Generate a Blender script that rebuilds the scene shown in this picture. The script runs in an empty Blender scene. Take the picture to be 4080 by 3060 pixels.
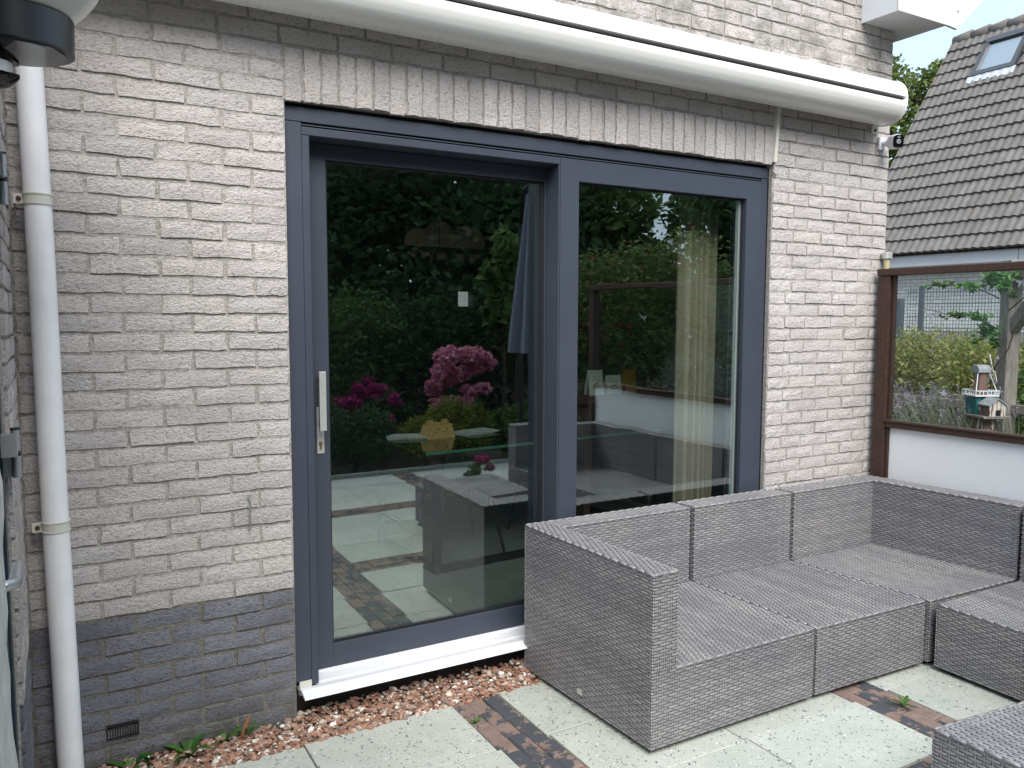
import bpy, math, random
import numpy as np
from mathutils import Matrix, Vector

random.seed(7)
rng = np.random.default_rng(11)
SC = bpy.context.scene
COL = SC.collection
PI = math.pi

# ------------------------------------------------------------------ camera
CAM = Vector((-0.802, -3.052, 1.601))
YAW, PIT, ROLL = map(math.radians, (29.886, 4.773, -0.135))
_f = Vector((math.sin(YAW) * math.cos(PIT), math.cos(YAW) * math.cos(PIT), -math.sin(PIT)))
_r = Vector((math.cos(YAW), -math.sin(YAW), 0))
_d = _f.cross(_r)
_c, _s = math.cos(ROLL), math.sin(ROLL)
_r2 = _r * _c + _d * _s
_d2 = -_r * _s + _d * _c
cd = bpy.data.cameras.new('camera')
cam = bpy.data.objects.new('camera', cd)
COL.objects.link(cam)
M3 = Matrix((_r2, -_d2, -_f)).transposed()
cam.matrix_world = Matrix.Translation(CAM) @ M3.to_4x4()
cd.sensor_width = 36
cd.lens = 36 * 3200 / 4080
cd.clip_start = 0.02
cd.clip_end = 400
SC.camera = cam

# ------------------------------------------------------------------ sky and sun (bright overcast)
SUN_EL, SUN_AZ = math.radians(47), math.radians(195)      # azimuth clockwise from +y
w = bpy.data.worlds.new('World')
SC.world = w
w.use_nodes = True
nt = w.node_tree
nt.nodes.clear()
o_ = nt.nodes.new('ShaderNodeOutputWorld')
bg = nt.nodes.new('ShaderNodeBackground')
sky = nt.nodes.new('ShaderNodeTexSky')
sky.sky_type = 'NISHITA'
sky.sun_disc = False
sky.sun_elevation = SUN_EL
sky.sun_rotation = SUN_AZ
sky.air_density = 1.0
sky.dust_density = 2.0
tc = nt.nodes.new('ShaderNodeTexCoord')
mp = nt.nodes.new('ShaderNodeMapping')
mp.inputs['Scale'].default_value = (1.0, 1.0, 2.2)
nz = nt.nodes.new('ShaderNodeTexNoise')
nz.inputs['Scale'].default_value = 1.6
nz.inputs['Detail'].default_value = 6
cr = nt.nodes.new('ShaderNodeValToRGB')
cr.color_ramp.elements[0].position = 0.30
cr.color_ramp.elements[0].color = (0.62, 0.62, 0.62, 1)
cr.color_ramp.elements[1].position = 0.55
cr.color_ramp.elements[1].color = (0.93, 0.93, 0.93, 1)
mx = nt.nodes.new('ShaderNodeMix')
mx.data_type = 'RGBA'
mx.inputs[7].default_value = (4.5, 5.45, 6.5, 1)           # cloud layer brightness
nt.links.new(tc.outputs['Generated'], mp.inputs['Vector'])
nt.links.new(mp.outputs['Vector'], nz.inputs['Vector'])
nt.links.new(nz.outputs['Fac'], cr.inputs['Fac'])
nt.links.new(cr.outputs['Color'], mx.inputs[0])
nt.links.new(sky.outputs['Color'], mx.inputs[6])
nt.links.new(mx.outputs[2], bg.inputs['Color'])
bg.inputs['Strength'].default_value = 0.055
nt.links.new(bg.outputs['Background'], o_.inputs['Surface'])
sd = bpy.data.lights.new('sun', 'SUN')
sd.energy = 1.5
sd.angle = math.radians(48)
sd.color = (1.0, 0.965, 0.915)
sun = bpy.data.objects.new('sun', sd)
COL.objects.link(sun)
_v = Vector((math.sin(SUN_AZ) * math.cos(SUN_EL), math.cos(SUN_AZ) * math.cos(SUN_EL), math.sin(SUN_EL)))
sun.rotation_euler = _v.to_track_quat('Z', 'Y').to_euler()
sun.location = _v * 30
vs = SC.view_settings
vs.view_transform = 'Standard'
vs.look = 'None'
vs.exposure = 2.02
vs.gamma = 1
vs.use_curve_mapping = False
SC.cycles.max_bounces = 8
SC.cycles.transparent_max_bounces = 24
SC.cycles.caustics_reflective = False
SC.cycles.caustics_refractive = False


# ------------------------------------------------------------------ helpers
def tag(o, label=None, cat=None, group=None, kind=None):
    if label: o['label'] = label
    if cat: o['category'] = cat
    if group: o['group'] = group
    if kind: o['kind'] = kind
    return o


def empty(name, loc=(0, 0, 0), rz=0.0, label=None, cat=None, group=None, kind=None):
    o = bpy.data.objects.new(name, None)
    o.empty_display_size = 0.1
    COL.objects.link(o)
    o.location = loc
    o.rotation_euler = (0, 0, rz)
    return tag(o, label, cat, group, kind)


def link_mesh(name, me, parent=None, loc=(0, 0, 0), rot=(0, 0, 0)):
    o = bpy.data.objects.new(name, me)
    COL.objects.link(o)
    o.parent = parent
    o.location = loc
    o.rotation_euler = rot
    return o


class MB:
    """collects faces; build() links them as one mesh object"""
    def __init__(s):
        s.v, s.f, s.t = [], [], []

    def add(s, vs, fs, tint=0.5):
        b = len(s.v)
        s.v.extend([tuple(p) for p in vs])
        s.f.extend([tuple(i + b for i in f) for f in fs])
        s.t.extend([tint] * len(vs))

    def box(s, x0, x1, y0, y1, z0, z1, tint=0.5):
        s.hexa([(x0, y0, z0), (x1, y0, z0), (x1, y1, z0), (x0, y1, z0),
                (x0, y0, z1), (x1, y0, z1), (x1, y1, z1), (x0, y1, z1)], tint)

    def hexa(s, p, tint=0.5):
        s.add(p, [(0, 3, 2, 1), (4, 5, 6, 7), (0, 1, 5, 4), (1, 2, 6, 5), (2, 3, 7, 6), (3, 0, 4, 7)], tint)

    def prism(s, poly, axis, a, b, tint=0.5):
        """extrude a 2D polygon along axis ('x': poly=(y,z); 'y': (x,z); 'z': (x,y))"""
        def P(p, t):
            return (t, p[0], p[1]) if axis == 'x' else (p[0], t, p[1]) if axis == 'y' else (p[0], p[1], t)
        n = len(poly)
        vs = [P(p, a) for p in poly] + [P(p, b) for p in poly]
        fs = [(i, (i + 1) % n, n + (i + 1) % n, n + i) for i in range(n)]
        fs += [tuple(range(n))[::-1], tuple(range(n, 2 * n))]
        s.add(vs, fs, tint)

    def tube(s, pts, r, n=8, cap=True, tint=0.5):
        pts = [Vector(p) for p in pts]
        rs = r if isinstance(r, (list, tuple)) else [r] * len(pts)
        vs = []
        up = None
        for i, p in enumerate(pts):
            t = (pts[min(i + 1, len(pts) - 1)] - pts[max(i - 1, 0)]).normalized()
            if up is None:
                up = t.orthogonal().normalized()
            up = (up - t * up.dot(t)).normalized()
            b = t.cross(up)
            for k in range(n):
                a = 2 * PI * k / n
                vs.append(p + (up * math.cos(a) + b * math.sin(a)) * rs[i])
        fs = []
        for i in range(len(pts) - 1):
            for k in range(n):
                fs.append((i * n + k, i * n + (k + 1) % n, (i + 1) * n + (k + 1) % n, (i + 1) * n + k))
        if cap:
            fs.append(tuple(range(n))[::-1])
            fs.append(tuple((len(pts) - 1) * n + k for k in range(n)))
        s.add(vs, fs, tint)

    def lathe(s, prof, c, n=24, axis='z', tint=0.5):
        """prof: list of (radius, height) about point c"""
        vs, fs = [], []
        for r, h in prof:
            for k in range(n):
                a = 2 * PI * k / n
                q = (r * math.cos(a), r * math.sin(a), h)
                if axis == 'y': q = (q[0], q[2], q[1])
                if axis == 'x': q = (q[2], q[0], q[1])
                vs.append((c[0] + q[0], c[1] + q[1], c[2] + q[2]))
        for i in range(len(prof) - 1):
            for k in range(n):
                fs.append((i * n + k, i * n + (k + 1) % n, (i + 1) * n + (k + 1) % n, (i + 1) * n + k))
        fs.append(tuple(range(n))[::-1])
        fs.append(tuple((len(prof) - 1) * n + k for k in range(n)))
        s.add(vs, fs, tint)

    def mesh(s, name, mat, smooth=False):
        me = bpy.data.meshes.new(name)
        me.from_pydata(s.v, [], s.f)
        if mat: me.materials.append(mat)
        at = me.attributes.new('tint', 'FLOAT', 'POINT')
        at.data.foreach_set('value', np.array(s.t, dtype=np.float32))
        if smooth:
            me.polygons.foreach_set('use_smooth', [True] * len(me.polygons))
        me.update()
        return me

    def build(s, name, mat, parent=None, smooth=False, bevel=0.0, loc=(0, 0, 0), rot=(0, 0, 0)):
        o = link_mesh(name, s.mesh(name, mat, smooth), parent, loc, rot)
        if bevel:
            m = o.modifiers.new('bevel', 'BEVEL')
            m.width = bevel
            m.segments = 2
            m.limit_method = 'ANGLE'
            m.angle_limit = math.radians(40)
        if smooth:
            m = o.modifiers.new('split', 'EDGE_SPLIT')
            m.split_angle = math.radians(42)
        return o


def copy_obj(o, parent=None):
    c = o.copy()
    COL.objects.link(c)
    c.parent = parent
    return c


# ------------------------------------------------------------------ materials
class NT:
    def __init__(s, name):
        s.m = bpy.data.materials.new(name)
        s.m.use_nodes = True
        s.t = s.m.node_tree
        s.b = s.t.nodes['Principled BSDF']
        s.out = s.t.nodes['Material Output']

    def n(s, typ, **kw):
        x = s.t.nodes.new(typ)
        for k, v in kw.items():
            if k in x.inputs: x.inputs[k].default_value = v
            else: setattr(x, k, v)
        return x

    def l(s, a, b): s.t.links.new(a, b)

    def pos(s, scale=(1, 1, 1)):
        g = s.n('ShaderNodeNewGeometry')
        m = s.n('ShaderNodeMapping')
        m.inputs['Scale'].default_value = scale
        s.l(g.outputs['Position'], m.inputs['Vector'])
        return m.outputs['Vector']

    def obj(s, scale=(1, 1, 1)):
        g = s.n('ShaderNodeTexCoord')
        m = s.n('ShaderNodeMapping')
        m.inputs['Scale'].default_value = scale
        s.l(g.outputs['Object'], m.inputs['Vector'])
        return m.outputs['Vector']

    def noise(s, vec, scale, detail=4, rough=0.55, out='Fac'):
        x = s.n('ShaderNodeTexNoise')
        x.inputs['Scale'].default_value = scale
        x.inputs['Detail'].default_value = detail
        x.inputs['Roughness'].default_value = rough
        s.l(vec, x.inputs['Vector'])
        return x.outputs[out]

    def ramp(s, fac, stops):
        r = s.n('ShaderNodeValToRGB')
        e = r.color_ramp.elements
        while len(e) < len(stops): e.new(0.5)
        for i, (p, c) in enumerate(stops):
            e[i].position = p
            e[i].color = (*c, 1) if len(c) == 3 else c
        s.l(fac, r.inputs['Fac'])
        return r.outputs['Color']

    def mix(s, fac, a, b, mode='MIX'):
        x = s.n('ShaderNodeMix')
        x.data_type = 'RGBA'
        x.blend_type = mode
        for sock, val in ((x.inputs[0], fac), (x.inputs[6], a), (x.inputs[7], b)):
            if hasattr(val, 'is_linked') or isinstance(val, bpy.types.NodeSocket): s.l(val, sock)
            elif isinstance(val, tuple): sock.default_value = (*val, 1) if len(val) == 3 else val
            else: sock.default_value = val
        return x.outputs[2]

    def math(s, op, a, b=0.0):
        x = s.n('ShaderNodeMath', operation=op)
        for i, v in enumerate((a, b)):
            if isinstance(v, bpy.types.NodeSocket): s.l(v, x.inputs[i])
            else: x.inputs[i].default_value = v
        return x.outputs[0]

    def bump(s, h, strength=1.0, dist=0.01):
        b = s.n('ShaderNodeBump')
        b.inputs['Strength'].default_value = strength
        b.inputs['Distance'].default_value = dist
        s.l(h, b.inputs['Height'])
        s.l(b.outputs['Normal'], s.b.inputs['Normal'])

    def col(s, c):
        if isinstance(c, bpy.types.NodeSocket): s.l(c, s.b.inputs['Base Color'])
        else: s.b.inputs['Base Color'].default_value = (*c, 1)

    def set(s, rough=0.6, metal=0.0, spec=0.5):
        s.b.inputs['Roughness'].default_value = rough
        s.b.inputs['Metallic'].default_value = metal
        s.b.inputs['Specular IOR Level'].default_value = spec
        return s


def simple(name, c, rough=0.6, metal=0.0, var=0.0, nscale=12, bump=0.0, bscale=120, spec=0.5):
    t = NT(name)
    t.set(rough, metal, spec)
    if var:
        v = t.noise(t.pos(), nscale, 5)
        lo = tuple(x * (1 - var) for x in c)
        hi = tuple(min(1, x * (1 + var)) for x in c)
        t.col(t.ramp(v, [(0.3, lo), (0.7, hi)]))
    else:
        t.col(c)
    if bump:
        t.bump(t.noise(t.pos(), bscale, 4), 0.6, bump)
    return t.m


def brick_mat(name, lo, hi, dirt=(0.20, 0.185, 0.15), relief=0.022, weather=True):
    t = NT(name)
    t.set(0.92, 0, 0.2)
    p = t.pos()
    oi = t.n('ShaderNodeObjectInfo')
    big = t.noise(p, 3.1, 3)
    c = t.ramp(big, [(0.3, lo), (0.7, hi)])
    # per-brick shade
    rv = t.ramp(oi.outputs['Random'], [(0, (0.90, 0.90, 0.91)), (1, (1.06, 1.05, 1.03))])
    c = t.mix(1.0, c, rv, 'MULTIPLY')
    # mineral specks, and a darker tone in the pits of the relief
    rp = t.pos((62, 62, 92))
    rel = t.noise(rp, 1.0, 9, 0.72)
    c = t.mix(t.ramp(rel, [(0.33, (0.75, 0.75, 0.75)), (0.49, (0, 0, 0))]), c, tuple(x * 0.42 for x in lo))
    sp = t.noise(p, 150, 2)
    c = t.mix(t.ramp(sp, [(0.70, (0, 0, 0)), (0.76, (0.6, 0.6, 0.6))]), c, (0.06, 0.06, 0.07))
    if weather:
        # grime that collects on the exposed wall above the awning
        sx = t.n('ShaderNodeSeparateXYZ')
        g = t.n('ShaderNodeNewGeometry')
        t.l(g.outputs['Position'], sx.inputs[0])
        up = t.ramp(t.math('SUBTRACT', sx.outputs[2], 2.75), [(0.0, (0, 0, 0)), (0.25, (1, 1, 1)), (0.7, (0.35, 0.35, 0.35))])
        pat = t.ramp(t.noise(p, 7, 6, 0.7), [(0.42, (0, 0, 0)), (0.62, (0.75, 0.75, 0.75))])
        c = t.mix(t.mix(1.0, up, pat, 'MULTIPLY'), c, dirt)
        # orange lichen at the upper right corner
        near = t.ramp(t.math('SUBTRACT', sx.outputs[0], 2.86), [(0.0, (0, 0, 0)), (0.16, (1, 1, 1)), (0.36, (1, 1, 1)), (0.40, (0, 0, 0))])
        li = t.ramp(t.noise(p, 26, 3), [(0.63, (0, 0, 0)), (0.67, (1, 1, 1))])
        li = t.mix(1.0, t.mix(1.0, near, li, 'MULTIPLY'), up, 'MULTIPLY')
        c = t.mix(li, c, (0.36, 0.17, 0.04))
        # green algae close to the soil
        lowm = t.ramp(sx.outputs[2], [(0.02, (0.8, 0.8, 0.8)), (0.20, (0, 0, 0))])
        c = t.mix(t.mix(1.0, lowm, t.ramp(t.noise(p, 9, 5), [(0.35, (0, 0, 0)), (0.6, (1, 1, 1))]), 'MULTIPLY'), c, (0.10, 0.095, 0.055))
    t.col(c)
    h = t.mix(0.35, rel, t.noise(t.pos((150, 150, 240)), 1.0, 3))
    t.bump(h, 1.0, relief)
    return t.m


M = {}
M['brick'] = brick_mat('light grey split brick', (0.60, 0.552, 0.535), (0.76, 0.715, 0.70))
M['plinth'] = brick_mat('dark plinth brick', (0.20, 0.20, 0.228), (0.31, 0.315, 0.36))
M['mortar'] = simple('mortar', (0.355, 0.332, 0.308), 0.95, var=0.3, nscale=60, bump=0.012, bscale=110)
M['mortar_dark'] = simple('plinth mortar', (0.18, 0.168, 0.142), 0.95, var=0.3, nscale=60, bump=0.012, bscale=110)
M['anthracite'] = simple('anthracite coated frame', (0.043, 0.051, 0.073), 0.45, var=0.06, nscale=4, bump=0.0002, bscale=900)
M['groove'] = simple('dark groove', (0.012, 0.014, 0.018), 0.7)
M['black'] = simple('black rubber', (0.010, 0.010, 0.011), 0.55)
M['foil'] = simple('black sealing foil', (0.008, 0.008, 0.009), 0.6, var=0.4, nscale=30)
M['alu'] = simple('white coated aluminium', (0.74, 0.75, 0.78), 0.42, var=0.04, nscale=8)
M['cream'] = simple('cream plastic', (0.62, 0.61, 0.54), 0.5)
M['steel'] = simple('brushed steel', (0.60, 0.60, 0.58), 0.38, 0.6, var=0.08, nscale=90)
M['silver'] = simple('silver hinge', (0.42, 0.43, 0.45), 0.38, 0.7)
M['brass'] = simple('lock brass', (0.35, 0.25, 0.12), 0.4, 0.9)
M['pvc'] = simple('pvc pipe', (0.84, 0.84, 0.86), 0.42, var=0.05, nscale=9, bump=0.0003, bscale=300)
M['rust'] = simple('rusty screw', (0.10, 0.045, 0.02), 0.85, var=0.5, nscale=80)
M['plastic_white'] = simple('white plastic', (0.74, 0.75, 0.78), 0.38)
M['glossblack'] = simple('gloss black', (0.006, 0.006, 0.008), 0.12)
M['panel'] = simple('white panel', (0.78, 0.80, 0.82), 0.35, var=0.02, nscale=3)
M['fascia'] = simple('white fascia', (0.62, 0.635, 0.655), 0.42, var=0.03, nscale=2)


def awning_mat():
    t = NT('white awning cassette')
    t.set(0.28)
    sx = t.n('ShaderNodeSeparateXYZ')
    g = t.n('ShaderNodeNewGeometry')
    t.l(g.outputs['Position'], sx.inputs[0])
    base = t.ramp(t.noise(t.pos((0.8, 6, 6)), 3, 4), [(0.3, (0.80, 0.795, 0.765)), (0.7, (0.84, 0.835, 0.805))])
    low = t.ramp(sx.outputs[2], [(0.0, (0, 0, 0)), (1.0, (1, 1, 1))])
    # green grime at the lower lip
    lip = t.ramp(t.math('MULTIPLY', t.math('SUBTRACT', sx.outputs[2], 2.668), 85), [(0.0, (1, 1, 1)), (0.45, (0, 0, 0))])
    st = t.ramp(t.noise(t.pos((210, 4, 30)), 1, 4), [(0.45, (0, 0, 0)), (0.65, (0.6, 0.6, 0.6))])
    t.col(t.mix(t.mix(1.0, lip, st, 'MULTIPLY'), base, (0.16, 0.155, 0.08)))
    return t.m


M['awning'] = awning_mat()


def wood_mat(name, lo, hi, scale=(6, 6, 1.2), peel=None):
    t = NT(name)
    t.set(0.62)
    g = t.noise(t.obj(scale), 9, 6, 0.65)
    c = t.ramp(g, [(0.3, lo), (0.7, hi)])
    if peel:
        pk = t.ramp(t.noise(t.obj((60, 60, 9)), 1, 5, 0.6), [(0.55, (0, 0, 0)), (0.59, (1, 1, 1))])
        c = t.mix(pk, c, peel)
    t.col(c)
    t.bump(g, 0.4, 0.002)
    return t.m


M['brown'] = wood_mat('dark brown stained wood', (0.030, 0.015, 0.011), (0.068, 0.034, 0.024), (5, 5, 5))
M['greywood'] = wood_mat('weathered grey wood', (0.14, 0.125, 0.11), (0.30, 0.27, 0.24))
M['peeling'] = wood_mat('peeling painted wood', (0.10, 0.055, 0.04), (0.19, 0.11, 0.085), (8, 8, 2), peel=(0.55, 0.52, 0.42))
M['peelwhite'] = wood_mat('flaking white paint', (0.52, 0.49, 0.43), (0.66, 0.63, 0.57), (8, 8, 2), peel=(0.19, 0.09, 0.06))
M['millbrick'] = wood_mat('painted mill brown', (0.13, 0.075, 0.06), (0.20, 0.12, 0.10))
M['millteal'] = simple('teal paint', (0.01, 0.13, 0.13), 0.5, var=0.15)
M['felt'] = simple('grey felt roof', (0.27, 0.29, 0.31), 0.85, var=0.25, nscale=40)


def wicker_mat():
    t = NT('grey wicker')
    t.set(0.33, 0, 0.6)
    a = t.n('ShaderNodeAttribute', attribute_name='tint')
    c = t.ramp(a.outputs['Fac'], [(0.0, (0.125, 0.122, 0.130)), (0.5, (0.230, 0.225, 0.234)), (0.85, (0.330, 0.322, 0.322)), (1.0, (0.50, 0.445, 0.37))])
    b = t.ramp(t.noise(t.pos(), 2.3, 3), [(0.3, (0.86, 0.86, 0.90)), (0.7, (1.1, 1.08, 1.04))])
    t.col(t.mix(1.0, c, b, 'MULTIPLY'))
    return t.m


M['wicker'] = wicker_mat()
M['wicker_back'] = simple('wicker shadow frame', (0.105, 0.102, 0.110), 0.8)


def slab_mat():
    t = NT('speckled concrete slab')
    t.set(0.9, 0, 0.25)
    p = t.pos()
    oi = t.n('ShaderNodeObjectInfo')
    base = t.ramp(t.noise(p, 5, 6, 0.65), [(0.3, (0.42, 0.442, 0.392)), (0.7, (0.515, 0.533, 0.478))])
    rv = t.ramp(oi.outputs['Random'], [(0, (0.94, 0.94, 0.94)), (1, (1.05, 1.05, 1.06))])
    base = t.mix(1.0, base, rv, 'MULTIPLY')
    fine = t.ramp(t.noise(p, 260, 3), [(0.38, (0.55, 0.55, 0.55)), (0.52, (0, 0, 0))])
    c = t.mix(fine, base, (0.27, 0.28, 0.26))
    v = t.n('ShaderNodeTexVoronoi')
    v.inputs['Scale'].default_value = 95
    v.inputs['Randomness'].default_value = 1.0
    wv = t.mix(0.035, p, t.noise(p, 60, 2, out='Color'))
    t.l(wv, v.inputs['Vector'])
    sz = t.n('ShaderNodeSeparateColor')
    t.l(v.outputs['Color'], sz.inputs[0])
    rad = t.math('MULTIPLY', t.math('POWER', sz.outputs[0], 3.4), 0.50)
    chip = t.math('LESS_THAN', v.outputs['Distance'], rad)
    c = t.mix(chip, c, t.ramp(sz.outputs[1], [(0.0, (0.03, 0.04, 0.055)), (0.8, (0.17, 0.18, 0.185)), (0.86, (0.7, 0.7, 0.66))]))
    t.col(c)
    t.bump(t.noise(p, 300, 3), 0.5, 0.002)
    return t.m


M['slab'] = slab_mat()


def paver_mat():
    t = NT('worn clay paver')
    t.set(0.85, 0, 0.3)
    p = t.pos()
    red = t.ramp(t.noise(p, 20, 5), [(0.3, (0.185, 0.130, 0.108)), (0.7, (0.255, 0.185, 0.157))])
    oi = t.n('ShaderNodeObjectInfo')
    th = t.math('ADD', t.noise(p, 13, 6, 0.66), t.math('MULTIPLY', t.math('SUBTRACT', oi.outputs['Random'], 0.5), 0.16))
    coat = t.ramp(th, [(0.505, (0, 0, 0)), (0.525, (1, 1, 1))])
    t.col(t.mix(coat, red, (0.068, 0.072, 0.083)))
    t.bump(t.mix(0.3, coat, t.noise(p, 190, 3)), 0.5, 0.003)
    return t.m


M['paver'] = paver_mat()


def tinted(name, stops, rough=0.8, bump=0.0, trans=0.0):
    t = NT(name)
    t.set(rough, 0, 0.3)
    a = t.n('ShaderNodeAttribute', attribute_name='tint')
    c = t.ramp(a.outputs['Fac'], stops)
    t.col(c)
    if bump:
        t.bump(t.noise(t.pos(), 160, 3), 0.6, bump)
    if trans:
        tr = t.n('ShaderNodeBsdfTranslucent')
        t.l(c, tr.inputs['Color'])
        ms = t.n('ShaderNodeMixShader')
        ms.inputs[0].default_value = trans
        t.l(t.b.outputs[0], ms.inputs[1])
        t.l(tr.outputs[0], ms.inputs[2])
        t.l(ms.outputs[0], t.out.inputs['Surface'])
    return t.m


M['gravel'] = tinted('crushed brick', [(0.0, (0.13, 0.075, 0.055)), (0.3, (0.31, 0.165, 0.115)), (0.5, (0.42, 0.245, 0.175)), (0.64, (0.22, 0.17, 0.14)),
                                       (0.76, (0.48, 0.37, 0.29)), (0.88, (0.62, 0.58, 0.52)), (1.0, (0.78, 0.77, 0.74))], 0.9, 0.002)
LEAF = dict(
    hedge=tinted('hedge leaves', [(0, (0.09, 0.12, 0.03)), (0.5, (0.20, 0.225, 0.065)), (0.8, (0.29, 0.27, 0.095)), (1, (0.37, 0.24, 0.13))], 0.6, 0, 0.4),
    dark=tinted('dark evergreen leaves', [(0, (0.022, 0.048, 0.022)), (0.6, (0.065, 0.13, 0.048)), (1, (0.15, 0.23, 0.08))], 0.6, 0, 0.4),
    mid=tinted('mid green leaves', [(0, (0.05, 0.095, 0.028)), (0.6, (0.12, 0.20, 0.06)), (1, (0.22, 0.30, 0.10))], 0.55, 0, 0.45),
    lime=tinted('lime leaves', [(0, (0.09, 0.125, 0.02)), (0.6, (0.21, 0.25, 0.045)), (1, (0.38, 0.34, 0.07))], 0.55, 0, 0.45),
    lav=tinted('lavender', [(0, (0.13, 0.17, 0.105)), (0.5, (0.24, 0.28, 0.195)), (0.75, (0.22, 0.20, 0.23)), (1, (0.30, 0.28, 0.33))], 0.7, 0, 0.2),
    pink=tinted('pink petals', [(0, (0.46, 0.12, 0.22)), (0.6, (0.72, 0.30, 0.41)), (1, (0.84, 0.54, 0.60))], 0.6, 0, 0.3),
    magenta=tinted('magenta petals', [(0, (0.25, 0.01, 0.10)), (1, (0.55, 0.05, 0.24))], 0.6, 0, 0.3),
    red=tinted('red bean leaves', [(0, (0.06, 0.11, 0.03)), (0.7, (0.20, 0.27, 0.08)), (0.84, (0.24, 0.28, 0.09)), (0.86, (0.50, 0.04, 0.03)), (1, (0.6, 0.07, 0.05))], 0.6, 0, 0.45),
    weed=tinted('weed leaves', [(0, (0.03, 0.10, 0.02)), (1, (0.08, 0.20, 0.03))], 0.5, 0, 0.25),
    tree=tinted('maple leaves', [(0, (0.045, 0.08, 0.018)), (0.6, (0.12, 0.17, 0.04)), (1, (0.24, 0.26, 0.07))], 0.55, 0, 0.35),
)
M['bark'] = simple('bark', (0.075, 0.055, 0.04), 0.95, var=0.4, nscale=20, bump=0.01, bscale=40)
M['soil'] = simple('garden soil', (0.055, 0.042, 0.03), 0.95, var=0.4, nscale=9, bump=0.02, bscale=30)
M['lawn'] = simple('short grass', (0.05, 0.085, 0.025), 0.95, var=0.35, nscale=5, bump=0.02, bscale=60)


def glass_mat(name, tint, base=0.105, wav=0.0, wscale=3.0):
    t = NT(name)
    t.t.nodes.remove(t.b)
    tr = t.n('ShaderNodeBsdfTransparent')
    tr.inputs['Color'].default_value = (*tint, 1)
    gl = t.n('ShaderNodeBsdfGlossy')
    gl.inputs['Roughness'].default_value = 0.0
    gl.inputs['Color'].default_value = (0.93, 0.98, 0.97, 1)
    lw = t.n('ShaderNodeLayerWeight')
    lw.inputs['Blend'].default_value = 0.5
    f5 = t.math('POWER', lw.outputs['Facing'], 4.0)
    fac = t.math('ADD', t.math('MULTIPLY', f5, 1.0 - base), base)
    if wav:
        b = t.n('ShaderNodeBump')
        b.inputs['Strength'].default_value = 1.0
        b.inputs['Distance'].default_value = wav
        t.l(t.noise(t.pos((1, 1, 1.6)), wscale, 1), b.inputs['Height'])
        t.l(b.outputs['Normal'], gl.inputs['Normal'])
    ms = t.n('ShaderNodeMixShader')
    t.l(fac, ms.inputs[0])
    t.l(tr.outputs[0], ms.inputs[1])
    t.l(gl.outputs[0], ms.inputs[2])
    t.l(ms.outputs[0], t.out.inputs['Surface'])
    return t.m


M['glass'] = glass_mat('door glazing', (0.93, 0.97, 0.95), 0.21, 0.00025, 2.0)
M['glass_fixed'] = glass_mat('fixed door glazing', (0.93, 0.97, 0.95), 0.21, 0.0005, 4.0)
M['glass_screen'] = glass_mat('screen glazing', (0.97, 0.985, 0.975), 0.014)
M['glass_sky'] = glass_mat('skylight glazing', (0.8, 0.82, 0.86), 0.35)
M['glass_table'] = simple('green glass edge', (0.05, 0.17, 0.12), 0.12, spec=0.6)

# ------------------------------------------------------------------ house wall
DT = 2.40            # underside of the lintel
PC = 0.066           # course height
LB = 0.2195          # brick plus joint
JT = 0.011
DX0, DX1 = -0.018, 2.535
WX0, WX1 = -0.90, 3.49
ZTOP = 3.50


def project(p):
    v = Vector(p) - CAM
    z = v.dot(_f)
    if z < 0.05: return None
    return (2040 + 3200 * v.dot(_r2) / z, 1530 + 3200 * v.dot(_d2) / z, z)


def seen(p, m=60):
    q = project(p)
    return q is not None and -m < q[0] < 4080 + m and -m < q[1] < 3060 + m


def brick_mesh(wd, ht, mat, seed, flatness=1.0, depth=0.022):
    r = random.Random(seed)
    nx, nz = 6, 3
    vs = []
    for j in range(nz):
        for i in range(nx):
            x, z = wd * i / (nx - 1), ht * j / (nz - 1)
            edge = i in (0, nx - 1) or j in (0, nz - 1)
            if edge:
                y = 0.000 + r.uniform(0, 0.0018) * flatness
                x += r.uniform(-0.0032, 0.0032)
                z += r.uniform(-0.0034, 0.0034)
            else:
                y = -0.001 + r.uniform(-0.0025, 0.002) * flatness
                x += r.uniform(-0.01, 0.01)
                z += r.uniform(-0.006, 0.006)
            vs.append((x, y, z))
    fs = [(j * nx + i, j * nx + i + 1, (j + 1) * nx + i + 1, (j + 1) * nx + i) for j in range(nz - 1) for i in range(nx - 1)]
    per = [i for i in range(nx)] + [j * nx + nx - 1 for j in range(1, nz)] + [(nz - 1) * nx + i for i in range(nx - 2, -1, -1)] + [j * nx for j in range(nz - 2, 0, -1)]
    b = len(vs)
    for k in per:
        vs.append((vs[k][0], depth, vs[k][2]))
    n = len(per)
    for k in range(n):
        fs.append((per[k], b + k, b + (k + 1) % n, per[(k + 1) % n]))
    m = MB()
    m.add(vs, fs)
    return m, mat


_bcache = {}


def brick_data(wd, ht, mkey, var):
    k = (round(wd, 2), round(ht, 3), mkey, var)
    if k not in _bcache:
        mb, mat = brick_mesh(wd, ht, M[mkey], hash(k) & 0xffff)
        _bcache[k] = (mb, mb.mesh('brick', mat))
    return _bcache[k]


def span(x0, x1, first, L=LB):
    """cut x0..x1 into bricks; first joint at x0+first, then every L"""
    out, a, b = [], x0, x0 + first
    while b < x1 - 0.03:
        out.append((a, b))
        a, b = b, b + L
    out.append((a, x1))
    return [(p + JT / 2, q - JT / 2) for p, q in out if q - p > 0.03]


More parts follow.
